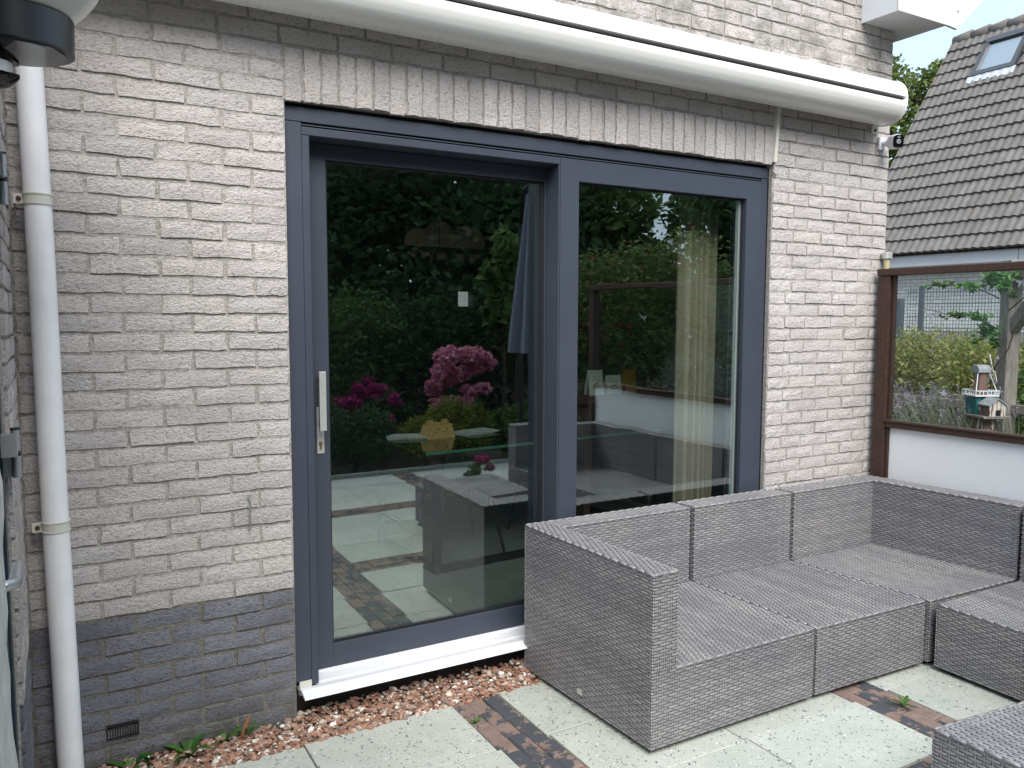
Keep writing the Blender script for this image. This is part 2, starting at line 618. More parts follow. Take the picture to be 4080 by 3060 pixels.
wall_list = []       # (x0, x1, z0, z1, key)
for i in range(-16, 37):
    z1 = DT - i * PC - JT / 2
    z0 = DT - (i + 1) * PC + JT / 2
    key = 'plinth' if i >= 28 else 'brick'
    odd = i % 2
    if i <= -4:
        runs = [(WX0, WX1, 0.10 if odd else 0.21)]
    else:
        nL = (DX0 - WX0)
        rest = (nL - (0 if odd else 0.122)) % LB
        runs = [(WX0, DX0, rest if rest > 0.03 else LB)]
        runs.append((DX1, WX1, 0.168 if odd else 0.275))
        if not odd:
            runs[-1] = (DX1, WX1, 0.12)
    for a, b, f in runs:
        cuts = span(a, b, f)
        if i > -4 and not odd and a == DX1:      # a bat, then a header-like piece, then stretchers
            cuts = span(a, a + 0.12, 1.0) + span(a + 0.12, b, 0.155)
        for p, q in cuts:
            wall_list.append((p, q, z0, z1, key))

house = empty('house_wall', (0, 0, 0), 0, 'light grey rough brick house wall with a dark brick plinth around the sliding door', 'wall')
scored = []
for p, q, z0, z1, key in wall_list:
    c = ((p + q) / 2, 0, (z0 + z1) / 2)
    if seen(c, 120):
        d = (Vector(c) - CAM)
        s_ = (q - p) * abs(d.y) / d.length ** 3
    else:
        s_ = 0
    scored.append((s_, p, q, z0, z1, key))
scored.sort(key=lambda t: -t[0])
rest = MB()
rest_dark = MB()
rv_ = random.Random(3)
for n, (s_, p, q, z0, z1, key) in enumerate(scored):
    var = rv_.randrange(7)
    mb, me = brick_data(q - p, z1 - z0, key, var)
    dy = rv_.uniform(-0.003, 0.003)
    sx = (q - p) / round(q - p, 2)
    tz = rv_.uniform(-0.0015, 0.0015)
    if n < 300:
        o = link_mesh('brick', me, house, (p, dy, z0 + tz), (0, rv_.uniform(-0.006, 0.006), 0))
        o.scale = (sx, 1, 1)
    else:
        tgt = rest_dark if key == 'plinth' else rest
        tgt.add([(p + v[0] * sx, dy + v[1], z0 + tz + v[2]) for v in mb.v], mb.f)
rest.build('brick_field', M['brick'], house)['kind'] = 'stuff'
if rest_dark.v:
    rest_dark.build('plinth_field', M['plinth'], house)['kind'] = 'stuff'
NS = 37
ps = (DX1 - DX0) / NS
for k in range(NS):
    mb, me = brick_data(PC * 3 - JT, ps - JT, 'brick', 20 + k % 6)
    o = link_mesh('soldier_brick', me, house, (DX0 + k * ps + ps - JT / 2, rv_.uniform(-0.004, 0.002), DT + 0.003 + rv_.uniform(-0.004, 0.003)), (0, -PI / 2, 0))
m = MB()
YB, YI = 0.0048, 0.30
m.box(WX0 - 0.4, DX0, YB, YI, 0.555, 3.6)
m.box(DX1, WX1 - 0.004, YB, YI, 0.555, 3.6)
m.box(DX0, DX1, YB, YI, DT + 0.004, 3.6)
m.box(WX1 - 0.16, WX1 - 0.006, YI, 6.3, -0.1, 3.6)
m.build('mortar_wall', M['mortar'], house)
m = MB()
m.box(WX0 - 0.4, DX0, YB, YI, -0.2, 0.555)
m.box(DX1, WX1 - 0.004, YB, YI, -0.2, 0.555)
m.build('plinth_mortar', M['mortar_dark'], house)

# vent in the plinth
vent = empty('wall_vent', (-0.633, -0.006, 0.142), 0, 'small black slotted air vent set low in the dark plinth', 'air vent')
m = MB()
for a, b, c, d in ((-0.052, 0.052, 0.020, 0.025), (-0.052, 0.052, -0.025, -0.020), (-0.052, -0.047, -0.020, 0.020), (0.047, 0.052, -0.020, 0.020)):
    m.box(a, b, 0, 0.02, c, d)
m.build('vent_frame', M['black'], vent)
m = MB()
m.box(-0.047, 0.047, 0.010, 0.018, -0.02, 0.02)
m.build('vent_back', M['foil'], vent)
sl = MB()
sl.box(-0.0016, 0.0016, 0.001, 0.010, -0.02, 0.02)
sm = sl.mesh('vent_slat', M['foil'])
for k in range(11):
    link_mesh('vent_slat', sm, vent, (-0.04 + k * 0.008, 0, 0))
# wire hook
hk = MB()
hk.tube([(-0.181, -0.004, 0.925), (-0.181, -0.022, 0.918), (-0.182, -0.020, 0.86), (-0.183, -0.020, 0.815), (-0.1845, -0.006, 0.806)], 0.0028, 6)
hk.lathe([(0.001, 0), (0.007, 0.001), (0.007, 0.004), (0.001, 0.006)], (-0.181, -0.008, 0.925), 8, 'y')
tag(hk.build('wire_hook', M['silver'], None, True), 'thin steel wire hook fixed low on the light brick beside the door', 'hook')

# ------------------------------------------------------------------ patio door
FY, SY, GY = 0.030, 0.140, 0.160
door = empty('patio_door', (1.258, FY, 0.1), 0, 'large anthracite sliding patio door with two tall panes and a white sill', 'door')


def dbuild(mb, name, mat, parent=door, bevel=0.0, smooth=False):
    o = mb.build(name, mat, parent, smooth, bevel)
    q = parent
    off = Vector((0, 0, 0))
    while q is not None:
        off += Vector(q.location)
        q = q.parent
    o.location = -off
    return o


AX = M['anthracite']
m = MB()
m.box(DX0 + 0.002, DX1 - 0.002, FY, 0.24, 2.3325, 2.386)
dbuild(m, 'head_board', AX, bevel=0.002)
m = MB()
m.box(DX0 + 0.004, 0.0505, FY + 0.001, 0.24, 0.157, 2.3305)
dbuild(m, 'left_jamb', AX, bevel=0.002)
m = MB()
m.box(0.0515, 0.080, FY + 0.002, 0.24, 0.135, 2.284)
dbuild(m, 'jamb_bead', AX, bevel=0.002)
m = MB()
m.box(0.0515, 2.486, FY + 0.014, 0.24, 2.3165, 2.3315)
dbuild(m, 'rain_groove', M['groove'])
m = MB()
m.box(0.0515, 2.486, FY + 0.004, FY + 0.013, 2.3215, 2.3255)
dbuild(m, 'groove_rib', AX)
m = MB()
m.box(0.0515, 1.2185, FY + 0.001, 0.24, 2.2855, 2.3155)
dbuild(m, 'opening_head', AX, bevel=0.002)
m = MB()
m.box(2.4875, DX1 - 0.004, FY + 0.001, 0.24, 0.157, 2.3305)
dbuild(m, 'right_jamb', AX, bevel=0.002)
m = MB()
m.box(1.2105, 1.2185, FY + 0.002, 0.24, 0.14, 2.2845)
dbuild(m, 'meeting_rail', AX, bevel=0.0015)
# fixed sash
fx = MB()
fx.box(1.2195, 1.3205, FY, 0.125, 0.16, 2.3155)
fx.box(2.380, 2.4865, FY, 0.125, 0.16, 2.3155)
fx.box(1.3205, 2.380, FY, 0.125, 2.2175, 2.3155)
fx.box(1.3205, 2.380, FY, 0.125, 0.16, 0.255)
fs_ = dbuild(fx, 'fixed_sash', AX, bevel=0.0015)
m = MB()
m.box(1.312, 2.388, 0.062, 0.068, 0.247, 2.225)
dbuild(m, 'glass_pane', M['glass_fixed'], fs_)
m = MB()
for a, b, c, d in ((1.3205, 1.327, 0.255, 2.2175), (2.3735, 2.380, 0.255, 2.2175), (1.327, 2.3735, 2.211, 2.2175), (1.327, 2.3735, 0.255, 0.2615)):
    m.box(a, b, 0.056, 0.0615, c, d)
dbuild(m, 'glazing_gasket', M['black'], fs_)
m = MB()
for a, b, c, d in ((1.3205, 1.337, 0.255, 2.2175), (2.3635, 2.380, 0.255, 2.2175)):
    m.box(a, b, 0.0685, 0.09, c, d)
dbuild(m, 'spacer_bar', M['alu'], fs_)
# sliding leaf
sl_ = MB()
sl_.box(0.082, 0.1745, SY, 0.21, 0.142, 2.283)
sl_.box(1.205, 1.30, SY, 0.21, 0.142, 2.283)
sl_.box(0.1745, 1.205, SY, 0.21, 2.222, 2.283)
sl_.box(0.1745, 1.205, SY, 0.21, 0.142, 0.238)
leaf = dbuild(sl_, 'sliding_leaf', AX, bevel=0.0015)
m = MB()
m.box(0.168, 1.212, GY, GY + 0.006, 0.232, 2.228)
dbuild(m, 'glass_pane', M['glass'], leaf)
m = MB()
for a, b, c, d in ((0.1745, 0.181, 0.238, 2.222), (1.194, 1.205, 0.238, 2.222), (0.181, 1.194, 2.213, 2.222), (0.181, 1.194, 0.238, 0.247)):
    m.box(a, b, GY - 0.007, GY - 0.0005, c, d)
dbuild(m, 'glazing_gasket', M['black'], leaf)
m = MB()
m.prism([(0.1185, -0.011), (0.1455, -0.011), (0.1475, -0.004), (0.1455, 0.004), (0.1185, 0.004)], 'z', 1.145, 1.382)
for v in range(len(m.v)):
    m.v[v] = (m.v[v][0], m.v[v][1] + SY - 0.045, m.v[v][2])
m.box(0.126, 0.138, SY - 0.041, SY - 0.0045, 1.352, 1.366)
m.box(0.126, 0.138, SY - 0.041, SY - 0.0045, 1.162, 1.176)
hd = dbuild(m, 'pull_handle', M['steel'], leaf, bevel=0.001)
m = MB()
m.box(0.120, 0.150, SY - 0.004, SY - 0.0002, 1.045, 1.235)
pl = dbuild(m, 'lock_plate', M['steel'], leaf, bevel=0.0015)
m = MB()
m.lathe([(0.0078, 0), (0.0078, 0.004), (0.003, 0.0045)], (0.1345, SY - 0.0085, 1.088), 14, 'y')
m.box(0.1305, 0.1385, SY - 0.0075, SY - 0.0045, 1.064, 1.084)
dbuild(m, 'lock_cylinder', M['brass'], leaf)
# sill
sill = MB()
sill.prism([(0.236, 0.128), (0.236, 0.139), (0.139, 0.139), (0.138, 0.133), (0.134, 0.131), (0.066, 0.1265), (0.064, 0.1225), (0.030, 0.1225),
            (0.028, 0.131), (-0.004, 0.136), (-0.052, 0.122), (-0.055, 0.117), (-0.053, 0.1155), (-0.004, 0.121), (0.03, 0.10), (0.2, 0.10)], 'x', 0.0, DX1 - 0.012)
so = dbuild(sill, 'aluminium_sill', M['alu'])
m = MB()
m.box(0.002, 0.0505, 0.0295, 0.04, 0.131, 0.1565)
m.box(2.4875, 2.52, 0.0295, 0.04, 0.131, 0.1565)
dbuild(m, 'sill_end_block', M['cream'], so)
m = MB()
m.box(DX0 + 0.001, DX1 - 0.001, 0.045, 0.25, -0.10, 0.114)
dbuild(m, 'sealing_foil', M['foil'])
m = MB()
m.box(DX0 + 0.001, DX1 - 0.001, 0.05, 0.25, 2.3865, 2.4035)
m.box(DX0 - 0.012, DX0 + 0.003, 0.028, 0.25, 0.114, 2.3865)
m.box(DX1 - 0.003, DX1 + 0.012, 0.028, 0.25, 0.114, 2.3865)
dbuild(m, 'joint_seal', M['foil'])

# ------------------------------------------------------------------ awning, conduit, camera, roof overhang
AYC, AZC, AR = -0.118, 2.787, 0.116
prof = []
for k in range(72):
    a = 2 * PI * k / 72
    r = AR
    deg = math.degrees(a)
    if 177 <= deg <= 182: r = AR - 0.016
    if 203 <= deg <= 216: r = AR - (0.0012 if k % 2 else 0.0)
    sq = lambda v: math.copysign(abs(v) ** (2 / 2.25), v)      # rounded box section rather than a circle
    r *= 1.0 / max(1.0, (abs(math.cos(a)) ** 8 + abs(math.sin(a)) ** 8) ** 0.02)
    prof.append((AYC + r * sq(math.cos(a)) * (0.98 if math.cos(a) > 0 else 1.0), AZC + r * sq(math.sin(a))))
awn = empty('awning', (1.5, AYC, AZC), 0, 'long closed white awning cassette above the sliding door', 'awning')
am = MB()
am.prism(prof, 'x', -0.80, 3.288)
o = am.build('cassette', M['awning'], awn, True, loc=(-1.5, -AYC, -AZC))
for sgn, xx in ((1, 3.288), (-1, -0.80)):
    m = MB()
    sq = lambda v: math.copysign(abs(v) ** (2 / 2.25), v)
    vs_, fs_2 = [], []
    for k_, h_ in ((1.03, 0.0), (1.04, 0.010), (0.97, 0.014), (0.92, 0.024), (0.7, 0.031), (0.05, 0.034)):
        for i in range(48):
            a = 2 * PI * i / 48
            vs_.append((xx + sgn * (0.0005 + h_), AYC + 0.98 * AR * k_ * sq(math.cos(a)), AZC + AR * k_ * sq(math.sin(a))))
    for j in range(5):
        for i in range(48):
            fs_2.append((j * 48 + i, j * 48 + (i + 1) % 48, (j + 1) * 48 + (i + 1) % 48, (j + 1) * 48 + i))
    fs_2.append(tuple(range(48)))
    fs_2.append(tuple(5 * 48 + i for i in range(48)))
    m.add(vs_, fs_2)
    m.build('end_cap', M['awning'], awn, True, loc=(-1.5, -AYC, -AZC))
m = MB()
m.box(-0.78, 3.27, AYC - AR * 0.98, AYC - AR + 0.0165, AZC - 0.0022, AZC + 0.0045)
m.build('cassette_slot', M['black'], awn, loc=(-1.5, -AYC, -AZC))
for xx in (3.31, -0.79):
    m = MB()
    m.prism([(0.0, 2.648), (-0.012, 2.648), (-0.014, 2.690), (-0.075, 2.700), (-0.1, 2.688), (-0.11, 2.72), (0.0, 2.76)], 'x', xx, xx + 0.055)
    b = m.build('wall_bracket', M['cream'], awn, bevel=0.002, loc=(-1.5, -AYC, -AZC))
    m = MB()
    m.lathe([(0.009, 0), (0.009, -0.004), (0.004, -0.006)], (xx + 0.026, -0.0125, 2.668), 12, 'y')
    m.build('bolt', M['rust'], b)
cond = MB()
cond.hexa([(2.520, -0.020, 2.412), (2.542, -0.020, 2.412), (2.542, 0.004, 2.412), (2.520, 0.004, 2.412),
           (2.540, -0.020, 2.70), (2.562, -0.020, 2.70), (2.562, 0.004, 2.70), (2.540, 0.004, 2.70)])
co = tag(cond.build('cable_conduit', M['cream'], None, bevel=0.002), 'narrow cream cable duct running down from the awning to the door corner', 'cable duct')
m = MB()
m.tube([(2.535, -0.006, 2.413), (2.537, -0.008, 2.39), (2.530, -0.006, 2.365), (2.543, -0.009, 2.352), (2.556, -0.004, 2.354)], 0.005, 7)
m.build('cable_tail', M['mortar'], co, True)

# security camera: wall plate, neck, rounded body with black face
sc_ = empty('security_camera', (3.40, 0, 2.60), 0, 'small white security camera with a glossy black face below the awning end', 'camera')


def rbox(cx, cy, cz, sx, sy, sz, mat, name, parent, rad, seg=4, rot=None):
    m = MB()
    m.box(-sx / 2, sx / 2, -sy / 2, sy / 2, -sz / 2, sz / 2)
    o = m.build(name, mat, parent, False, 0, (cx, cy, cz), rot or (0, 0, 0))
    b = o.modifiers.new('bevel', 'BEVEL')
    b.width = rad
    b.segments = seg
    o.data.polygons.foreach_set('use_smooth', [True] * len(o.data.polygons))
    return o


rbox(0, -0.010, 0, 0.055, 0.018, 0.075, M['plastic_white'], 'wall_plate', sc_, 0.007)
m = MB()
m.tube([(0, -0.018, 0), (0.004, -0.04, 0.0), (0.012, -0.062, 0.004)], [0.017, 0.014, 0.018], 14)
m.build('neck', M['plastic_white'], sc_, True)
RB = (math.radians(6), 0, math.radians(-31))
body = rbox(0.002, -0.094, -0.004, 0.062, 0.085, 0.078, M['plastic_white'], 'camera_body', sc_, 0.020, 6, RB)
m = MB()
oct_ = [(math.copysign(abs(math.cos(a)) ** 0.5, math.cos(a)) * 0.0285, math.copysign(abs(math.sin(a)) ** 0.5, math.sin(a)) * 0.0345) for a in [2 * PI * k / 32 for k in range(32)]]
m.prism(oct_, 'y', -0.0465, -0.040)
fa = m.build('front_face', M['glossblack'], body)
m = MB()
m.lathe([(0.0128, 0), (0.0128, -0.004), (0.010, -0.0045), (0.009, -0.002)], (0, -0.0467, -0.002), 24, 'y')
m.build('lens_ring', M['silver'], body, True)
m = MB()
m.box(-0.008, 0.008, -0.0472, -0.0466, 0.021, 0.0235)
m.build('face_print', M['plastic_white'], body)

# boxed roof overhang at the corner
ov = empty('roof_overhang', (3.45, -0.1, 3.24), 0, 'white boxed roof overhang at the top corner of the house', 'roof overhang')
OVP = [(3.20, 3.2415), (3.655, 3.2415), (3.738, 3.236), (3.98, 3.44), (4.55, 3.92), (4.55, 4.05), (3.20, 4.05)]
m = MB()
m.prism([(3.202, 3.246), (3.655, 3.246), (3.655, 4.0), (3.202, 4.0)], 'y', -0.205, 0.0)
m.box(3.50, 3.655, 0.0, 5.6, 3.246, 4.0)
m.build('soffit', M['fascia'], ov, loc=(-3.45, 0.1, -3.24))
m = MB()
m.prism(OVP, 'y', -0.222, -0.2055)
m.build('front_fascia', M['fascia'], ov, bevel=0.001, loc=(-3.45, 0.1, -3.24))
m = MB()
m.box(3.196, 3.2015, -0.2215, 0.001, 3.2385, 4.05)
m.build('side_fascia', M['fascia'], ov, bevel=0.001, loc=(-3.45, 0.1, -3.24))
m = MB()
m.box(3.1945, 3.1995, -0.2235, -0.2215, 3.237, 4.05)
m.build('corner_seam', M['mortar'], ov, loc=(-3.45, 0.1, -3.24))
m = MB()
m.lathe([(0.006, 0), (0.006, -0.003), (0.002, -0.005)], (3.735, -0.2225, 3.335), 12, 'y')
m.build('screw', M['silver'], ov, loc=(-3.45, 0.1, -3.24))

# ------------------------------------------------------------------ downpipe
dp = empty('downpipe', (-0.82, -0.06, 0), 0, 'white plastic rain pipe running down the wall beside the inner corner', 'drainpipe')
PX = [(0.02, -0.797), (0.97, -0.8105), (1.80, -0.8165), (2.60, -0.829)]
m = MB()
m.tube([(x, -0.062, z) for z, x in PX], 0.0395, 32)
m.build('pipe', M['pvc'], dp, True, loc=(0.82, 0.06, 0))
for zz, px in ((1.968, -0.8185), (0.915, -0.8095)):
    m = MB()
    m.lathe([(0.0405, -0.017), (0.0432, -0.017), (0.0432, -0.013), (0.041, -0.0125), (0.041, 0.0125), (0.0432, 0.013), (0.0432, 0.017), (0.0405, 0.017)], (px, -0.062, zz), 32)
    m.box(px - 0.067, px - 0.036, -0.066, -0.058, zz - 0.016, zz + 0.016)
    br = m.build('pipe_bracket', M['cream'], dp, True, loc=(0.82, 0.06, 0))
    m = MB()
    m.lathe([(0.0075, 0), (0.0075, -0.004), (0.003, -0.006)], (px - 0.052, -0.0662, zz), 10, 'y')
    m.tube([(px - 0.062, -0.062, zz), (px - 0.062, 0.01, zz)], 0.004, 6)
    m.build('screw', M['rust'], br)

# ------------------------------------------------------------------ side wall with door on the left
side = empty('side_wall', (WX0, -0.4, 0), 0, 'narrow side wall of rough grey brick along the left edge', 'wall')
rv2 = random.Random(5)
for i in range(-7, 37):
    z1, z0 = DT - i * PC - JT / 2, DT - (i + 1) * PC + JT / 2
    key = 'plinth' if i >= 28 else 'brick'
    for a, b in span(-0.60, -0.008, 0.11 if i % 2 else LB):
        mb, me = brick_data(b - a, z1 - z0, key, rv2.randrange(7))
        ob = link_mesh('brick', me, side, (rv2.uniform(-0.003, 0.002), a + 0.4, z0), (0, 0, PI / 2))
        ob.scale = ((b - a) / round(b - a, 2), 1, 1)
m = MB()
m.box(-1.35, WX0 - 0.012, -0.60, YB - 0.001, -0.2, 2.85)
m.box(-1.35, WX0 - 0.012, -1.66, -0.60, 2.28, 2.85)
m.box(-1.35, WX0 - 0.012, -2.6, -1.6605, 2.28, 2.85)
m.build('mortar_wall', M['mortar'], side, loc=(-WX0, 0.4, 0))


def stone_mat():
    t = NT('weathered pale stone')
    t.set(0.95, 0, 0.2)
    p = t.pos((30, 30, 9))
    n1 = t.noise(p, 1.2, 6, 0.65)
    c = t.ramp(n1, [(0.3, (0.40, 0.39, 0.36)), (0.55, (0.55, 0.54, 0.51)), (0.75, (0.62, 0.61, 0.58))])
    li = t.ramp(t.noise(t.pos(), 38, 3), [(0.68, (0, 0, 0)), (0.72, (1, 1, 1))])
    t.col(t.mix(li, c, (0.36, 0.22, 0.09)))
    t.bump(n1, 0.9, 0.006)
    return t.m


M['stone'] = stone_mat()
m = MB()
# ragged front edge of the near door pier
zs = np.linspace(-0.1, 2.279, 50)
left = [(-1.35, -1.66), (-1.35, -3.6)]
ring = []
for z in zs:
    j1 = rv2.uniform(-0.004, 0.004)
    xe = -0.873 + j1
    ring.append([(-1.35, -1.662), (xe - 0.012, -1.66 + j1), (xe, -1.672 + j1), (xe - 0.003, -2.6), (-1.35, -2.6)])
vsx = [(p[0], p[1], z) for z, r in zip(zs, ring) for p in r]
fsx = []
for k in range(len(zs) - 1):
    for q in range(5):
        fsx.append((k * 5 + q, k * 5 + (q + 1) % 5, (k + 1) * 5 + (q + 1) % 5, (k + 1) * 5 + q))
m.add(vsx, fsx)
m.build('door_pier', M['stone'], side, loc=(-WX0, 0.4, 0))

sdoor = empty('side_door', (-0.93, -1.1, 0), 0, 'dark blue green side door with silver hinges seen edge on at the far left', 'door')
M['teal'] = simple('dark blue green paint', (0.012, 0.030, 0.042), 0.35, var=0.1)
off = (0.93, 1.1, 0)
m = MB()
m.box(-0.975, -0.918, -0.668, -0.602, 0.02, 2.278)
m.box(-0.975, -0.918, -1.658, -1.60, 0.02, 2.278)
m.box(-0.975, -0.918, -1.60, -0.668, 2.22, 2.278)
m.build('door_frame', M['teal'], sdoor, bevel=0.002, loc=off)
m = MB()
m.box(-0.972, -0.925, -0.775, -0.672, 0.03, 2.215)
m.box(-0.972, -0.925, -1.595, -1.49, 0.03, 2.215)
m.box(-0.972, -0.925, -1.49, -0.775, 2.10, 2.215)
m.box(-0.972, -0.925, -1.49, -0.775, 0.03, 0.55)
lf = m.build('door_leaf', M['teal'], sdoor, bevel=0.002, loc=off)
m = MB()
m.box(-0.951, -0.945, -1.49, -0.775, 0.55, 2.10)
m.build('glass_pane', M['glass'], lf)
for zz in (1.94, 1.25, 0.31):
    m = MB()
    m.tube([(-0.889, -0.655, zz + 0.005), (-0.889, -0.655, zz + 0.062)], 0.0105, 14)
    m.tube([(-0.889, -0.655, zz - 0.062), (-0.889, -0.655, zz - 0.005)], 0.0105, 14)
    m.box(-0.9185, -0.884, -0.720, -0.668, zz + 0.0, zz + 0.055)
    m.box(-0.9185, -0.886, -0.650, -0.615, zz - 0.06, zz - 0.002)
    h = m.build('hinge', M['silver'], sdoor, True, loc=off)
    m = MB()
    m.tube([(-0.889, -0.655, zz - 0.006), (-0.889, -0.655, zz + 0.006)], 0.0112, 14)
    m.tube([(-0.889, -0.655, zz + 0.061), (-0.889, -0.655, zz + 0.066)], 0.0112, 14)
    m.build('hinge_collar', M['black'], h)
m = MB()
m.tube([(-0.925, -1.53, 1.16), (-0.880, -1.53, 1.16), (-0.868, -1.515, 1.16), (-0.867, -1.43, 1.166)], [0.010, 0.010, 0.011, 0.009], 10)
m.box(-0.9245, -0.918, -1.55, -1.51, 1.06, 1.22)
m.build('door_handle', M['silver'], sdoor, True, bevel=0, loc=off)

# globe lamp, flat-backed against the side wall
LX, LY, LZ = -0.842, -0.90, 2.21
lamp = empty('globe_lamp', (LX, LY, LZ), 0, 'cream globe wall lamp on a black round base at the top left', 'wall lamp')


def clipped(mb, name, mat, parent, xmin=WX0 + 0.002, smooth=True):
    mb.v = [(max(p[0], xmin), p[1], p[2]) for p in mb.v]
    return mb.build(name, mat, parent, smooth, loc=(-LX, -LY, -LZ))


M['globe'] = simple('opal globe', (0.66, 0.65, 0.61), 0.28, var=0.03, nscale=5)
g = MB()
R_ = 0.193
pf = [(R_ * math.cos(a), LZ * 0 + 0.215 + R_ * math.sin(a)) for a in np.linspace(math.radians(-57), math.radians(85), 26)]
g.lathe(pf, (LX, LY, LZ), 48)
clipped(g, 'glass_globe', M['globe'], lamp)
g = MB()
g.lathe([(0.100, -0.022), (0.116, -0.020), (0.117, 0.054), (0.112, 0.058), (0.10, 0.058)], (LX, LY, LZ), 48)
clipped(g, 'base_ring', simple('black lamp ring', (0.016, 0.020, 0.026), 0.35), lamp)
g = MB()
g.lathe([(0.02, -0.026), (0.099, -0.026), (0.0995, -0.021)], (LX, LY, LZ), 48)
clipped(g, 'base_plate', simple('glossy grey base', (0.10, 0.10, 0.11), 0.12, spec=0.8), lamp)
# small black spotlight under it
spot = empty('spotlight', (-0.885, -0.93, 2.14), 0, 'small black shell spotlight with a pale lens at the far left edge', 'spotlight')
for sg in (1, -1):
    g = MB()
    nn = 14
    vs_, fs_2 = [], []
    for i in range(7):
        t = i / 6
        x = -0.012 + 0.060 * t
        rr = 0.036 * math.sqrt(max(0.0, 1 - (t * 0.98) ** 2)) + 0.002
        for k in range(nn):
            a = math.radians(8 + 164 * k / (nn - 1))
            vs_.append((x, rr * math.cos(a) * 1.1, sg * (0.010 + rr * math.sin(a))))
    for i in range(6):
        for k in range(nn - 1):
            fs_2.append((i * nn + k, i * nn + k + 1, (i + 1) * nn + k + 1, (i + 1) * nn + k))
        fs_2.append((i * nn, (i + 1) * nn, (i + 1) * nn + nn - 1, i * nn + nn - 1))
    g.add(vs_, fs_2)
    g.build('shell', M['glossblack'], spot, True)
g = MB()
g.tube([(-0.012, 0, -0.013), (-0.012, 0, 0.013)], 0.034, 20)
g.tube([(0.0, 0, -0.012), (0.0, 0, 0.012)], 0.036, 20)
g.build('lens', M['plastic_white'], spot, True)

# ------------------------------------------------------------------ ground, paving, gravel
m = MB()
m.add([(-60, -60, -0.055), (80, -60, -0.055), (80, 80, -0.055), (-60, 80, -0.055)], [(0, 1, 2, 3)])
tag(m.build('ground', M['soil']), None, None, None, 'structure')
SK = 0.035
patio = empty('patio', (0, 0, 0), 0, None, None, None, 'structure')
m = MB()
m.box(-0.885, 3.35, -4.35, -0.13, -0.052, -0.012)
m.build('sand_bed', simple('joint sand', (0.17, 0.15, 0.12), 0.95, var=0.3, nscale=40), patio)
slabs, pavers = [], []
XS = [(-1.265, -0.655), (-0.650, -0.035), (-0.030, 0.580)]
S1 = (0.583, 0.797)
XM = [(0.800, 1.417), (1.422, 2.036)]
S2 = (2.040, 2.254)
XR = [(2.258, 2.872), (2.876, 3.46)]
YS = [(-0.545, -0.150), (-0.955, -0.550), (-1.362, -0.959)]
CS = (-1.580, -1.366)
YS2 = [(-1.988, -1.584), (-2.394, -1.992), (-2.802, -2.398)]
CS2 = (-3.02, -2.806)
YS3 = [(-3.43, -3.024), (-3.84, -3.434), (-4.25, -3.844)]
for ys in YS + YS2 + YS3:
    for xs in XS + XM + XR:
        if xs[0] < -0.9: xs = (-0.868, xs[1])
        slabs.append((xs[0], xs[1], ys[0], ys[1]))
PL = 0.212
for s0, s1 in (S1, S2):
    for k in range(3):
        a = s0 + k * (s1 - s0) / 3
        b = a + (s1 - s0) / 3 - 0.003
        y = -0.155 - (0.0 if k != 1 else -0.10)
        while y > -4.2:
            y0 = max(y - PL + 0.004, -4.25)
            y1 = min(y, -0.15)
            if y1 - y0 > 0.04: pavers.append((a, b, y0, y1))
            y -= PL
for c0, c1 in (CS, CS2):
    for k in range(3):
        a = c0 + k * (c1 - c0) / 3
        b = a + (c1 - c0) / 3 - 0.003
        for x0, x1 in ((-0.868, 0.580), (0.800, 2.036), (2.258, 3.44)):
            x = x0 - (0.1 if k == 1 else 0)
            while x < x1 - 0.03:
                p, q = max(x, x0), min(x + PL - 0.004, x1)
                if q - p > 0.04: pavers.append((p, q, a, b))
                x += PL
rp = random.Random(9)


def paving_mesh(wx, wy, rad, seed, mat):
    """flat block with worn, chamfered rim: 26 triangles"""
    r = random.Random(seed)
    def ring(ins, z, j):
        pts = []
        for sx, sy in ((0, 0), (0.5, 0), (1, 0), (1, 1), (0.5, 1), (0, 1)):
            x = ins + sx * (wx - 2 * ins) + r.uniform(-j, j)
            y = ins + sy * (wy - 2 * ins) + r.uniform(-j, j)
            pts.append((x, y, z + r.uniform(-0.0006, 0.0006)))
        return pts
    vs = ring(0, -0.04, 0) + ring(0.0, -rad * 0.8, rad * 0.15) + ring(rad, 0, rad * 0.25)
    fs = []
    for lv in range(2):
        for k in range(6):
            fs.append((lv * 6 + k, lv * 6 + (k + 1) % 6, lv * 6 + 6 + (k + 1) % 6, lv * 6 + 6 + k))
    fs.append(tuple(range(12, 18)))
    q = MB()
    q.add(vs, fs)
    return q.mesh('paving', mat)


_pc = {}
for kind, lst, rad, mat, nm in (('s', slabs, 0.0035, M['slab'], 'concrete_slab'), ('p', pavers, 0.005, M['paver'], 'clay_paver')):
    for x0, x1, y0, y1 in lst:
        wx, wy = x1 - x0, y1 - y0
        k = (kind, round(wx, 2), round(wy, 2), rp.randrange(3))
        if k not in _pc: _pc[k] = paving_mesh(k[1], k[2], rad, hash(k) & 0xffff, mat)
        ym = (y0 + y1) / 2
        ob = link_mesh(nm, _pc[k], patio, (x0 - SK * ym - 0.015, y0, rp.uniform(-0.0015, 0.0015) + (0 if kind == 's' else -0.003)), (rp.uniform(-0.002, 0.002), rp.uniform(-0.002, 0.002), 0))
        ob.scale = (wx / k[1], wy / k[2], 1)

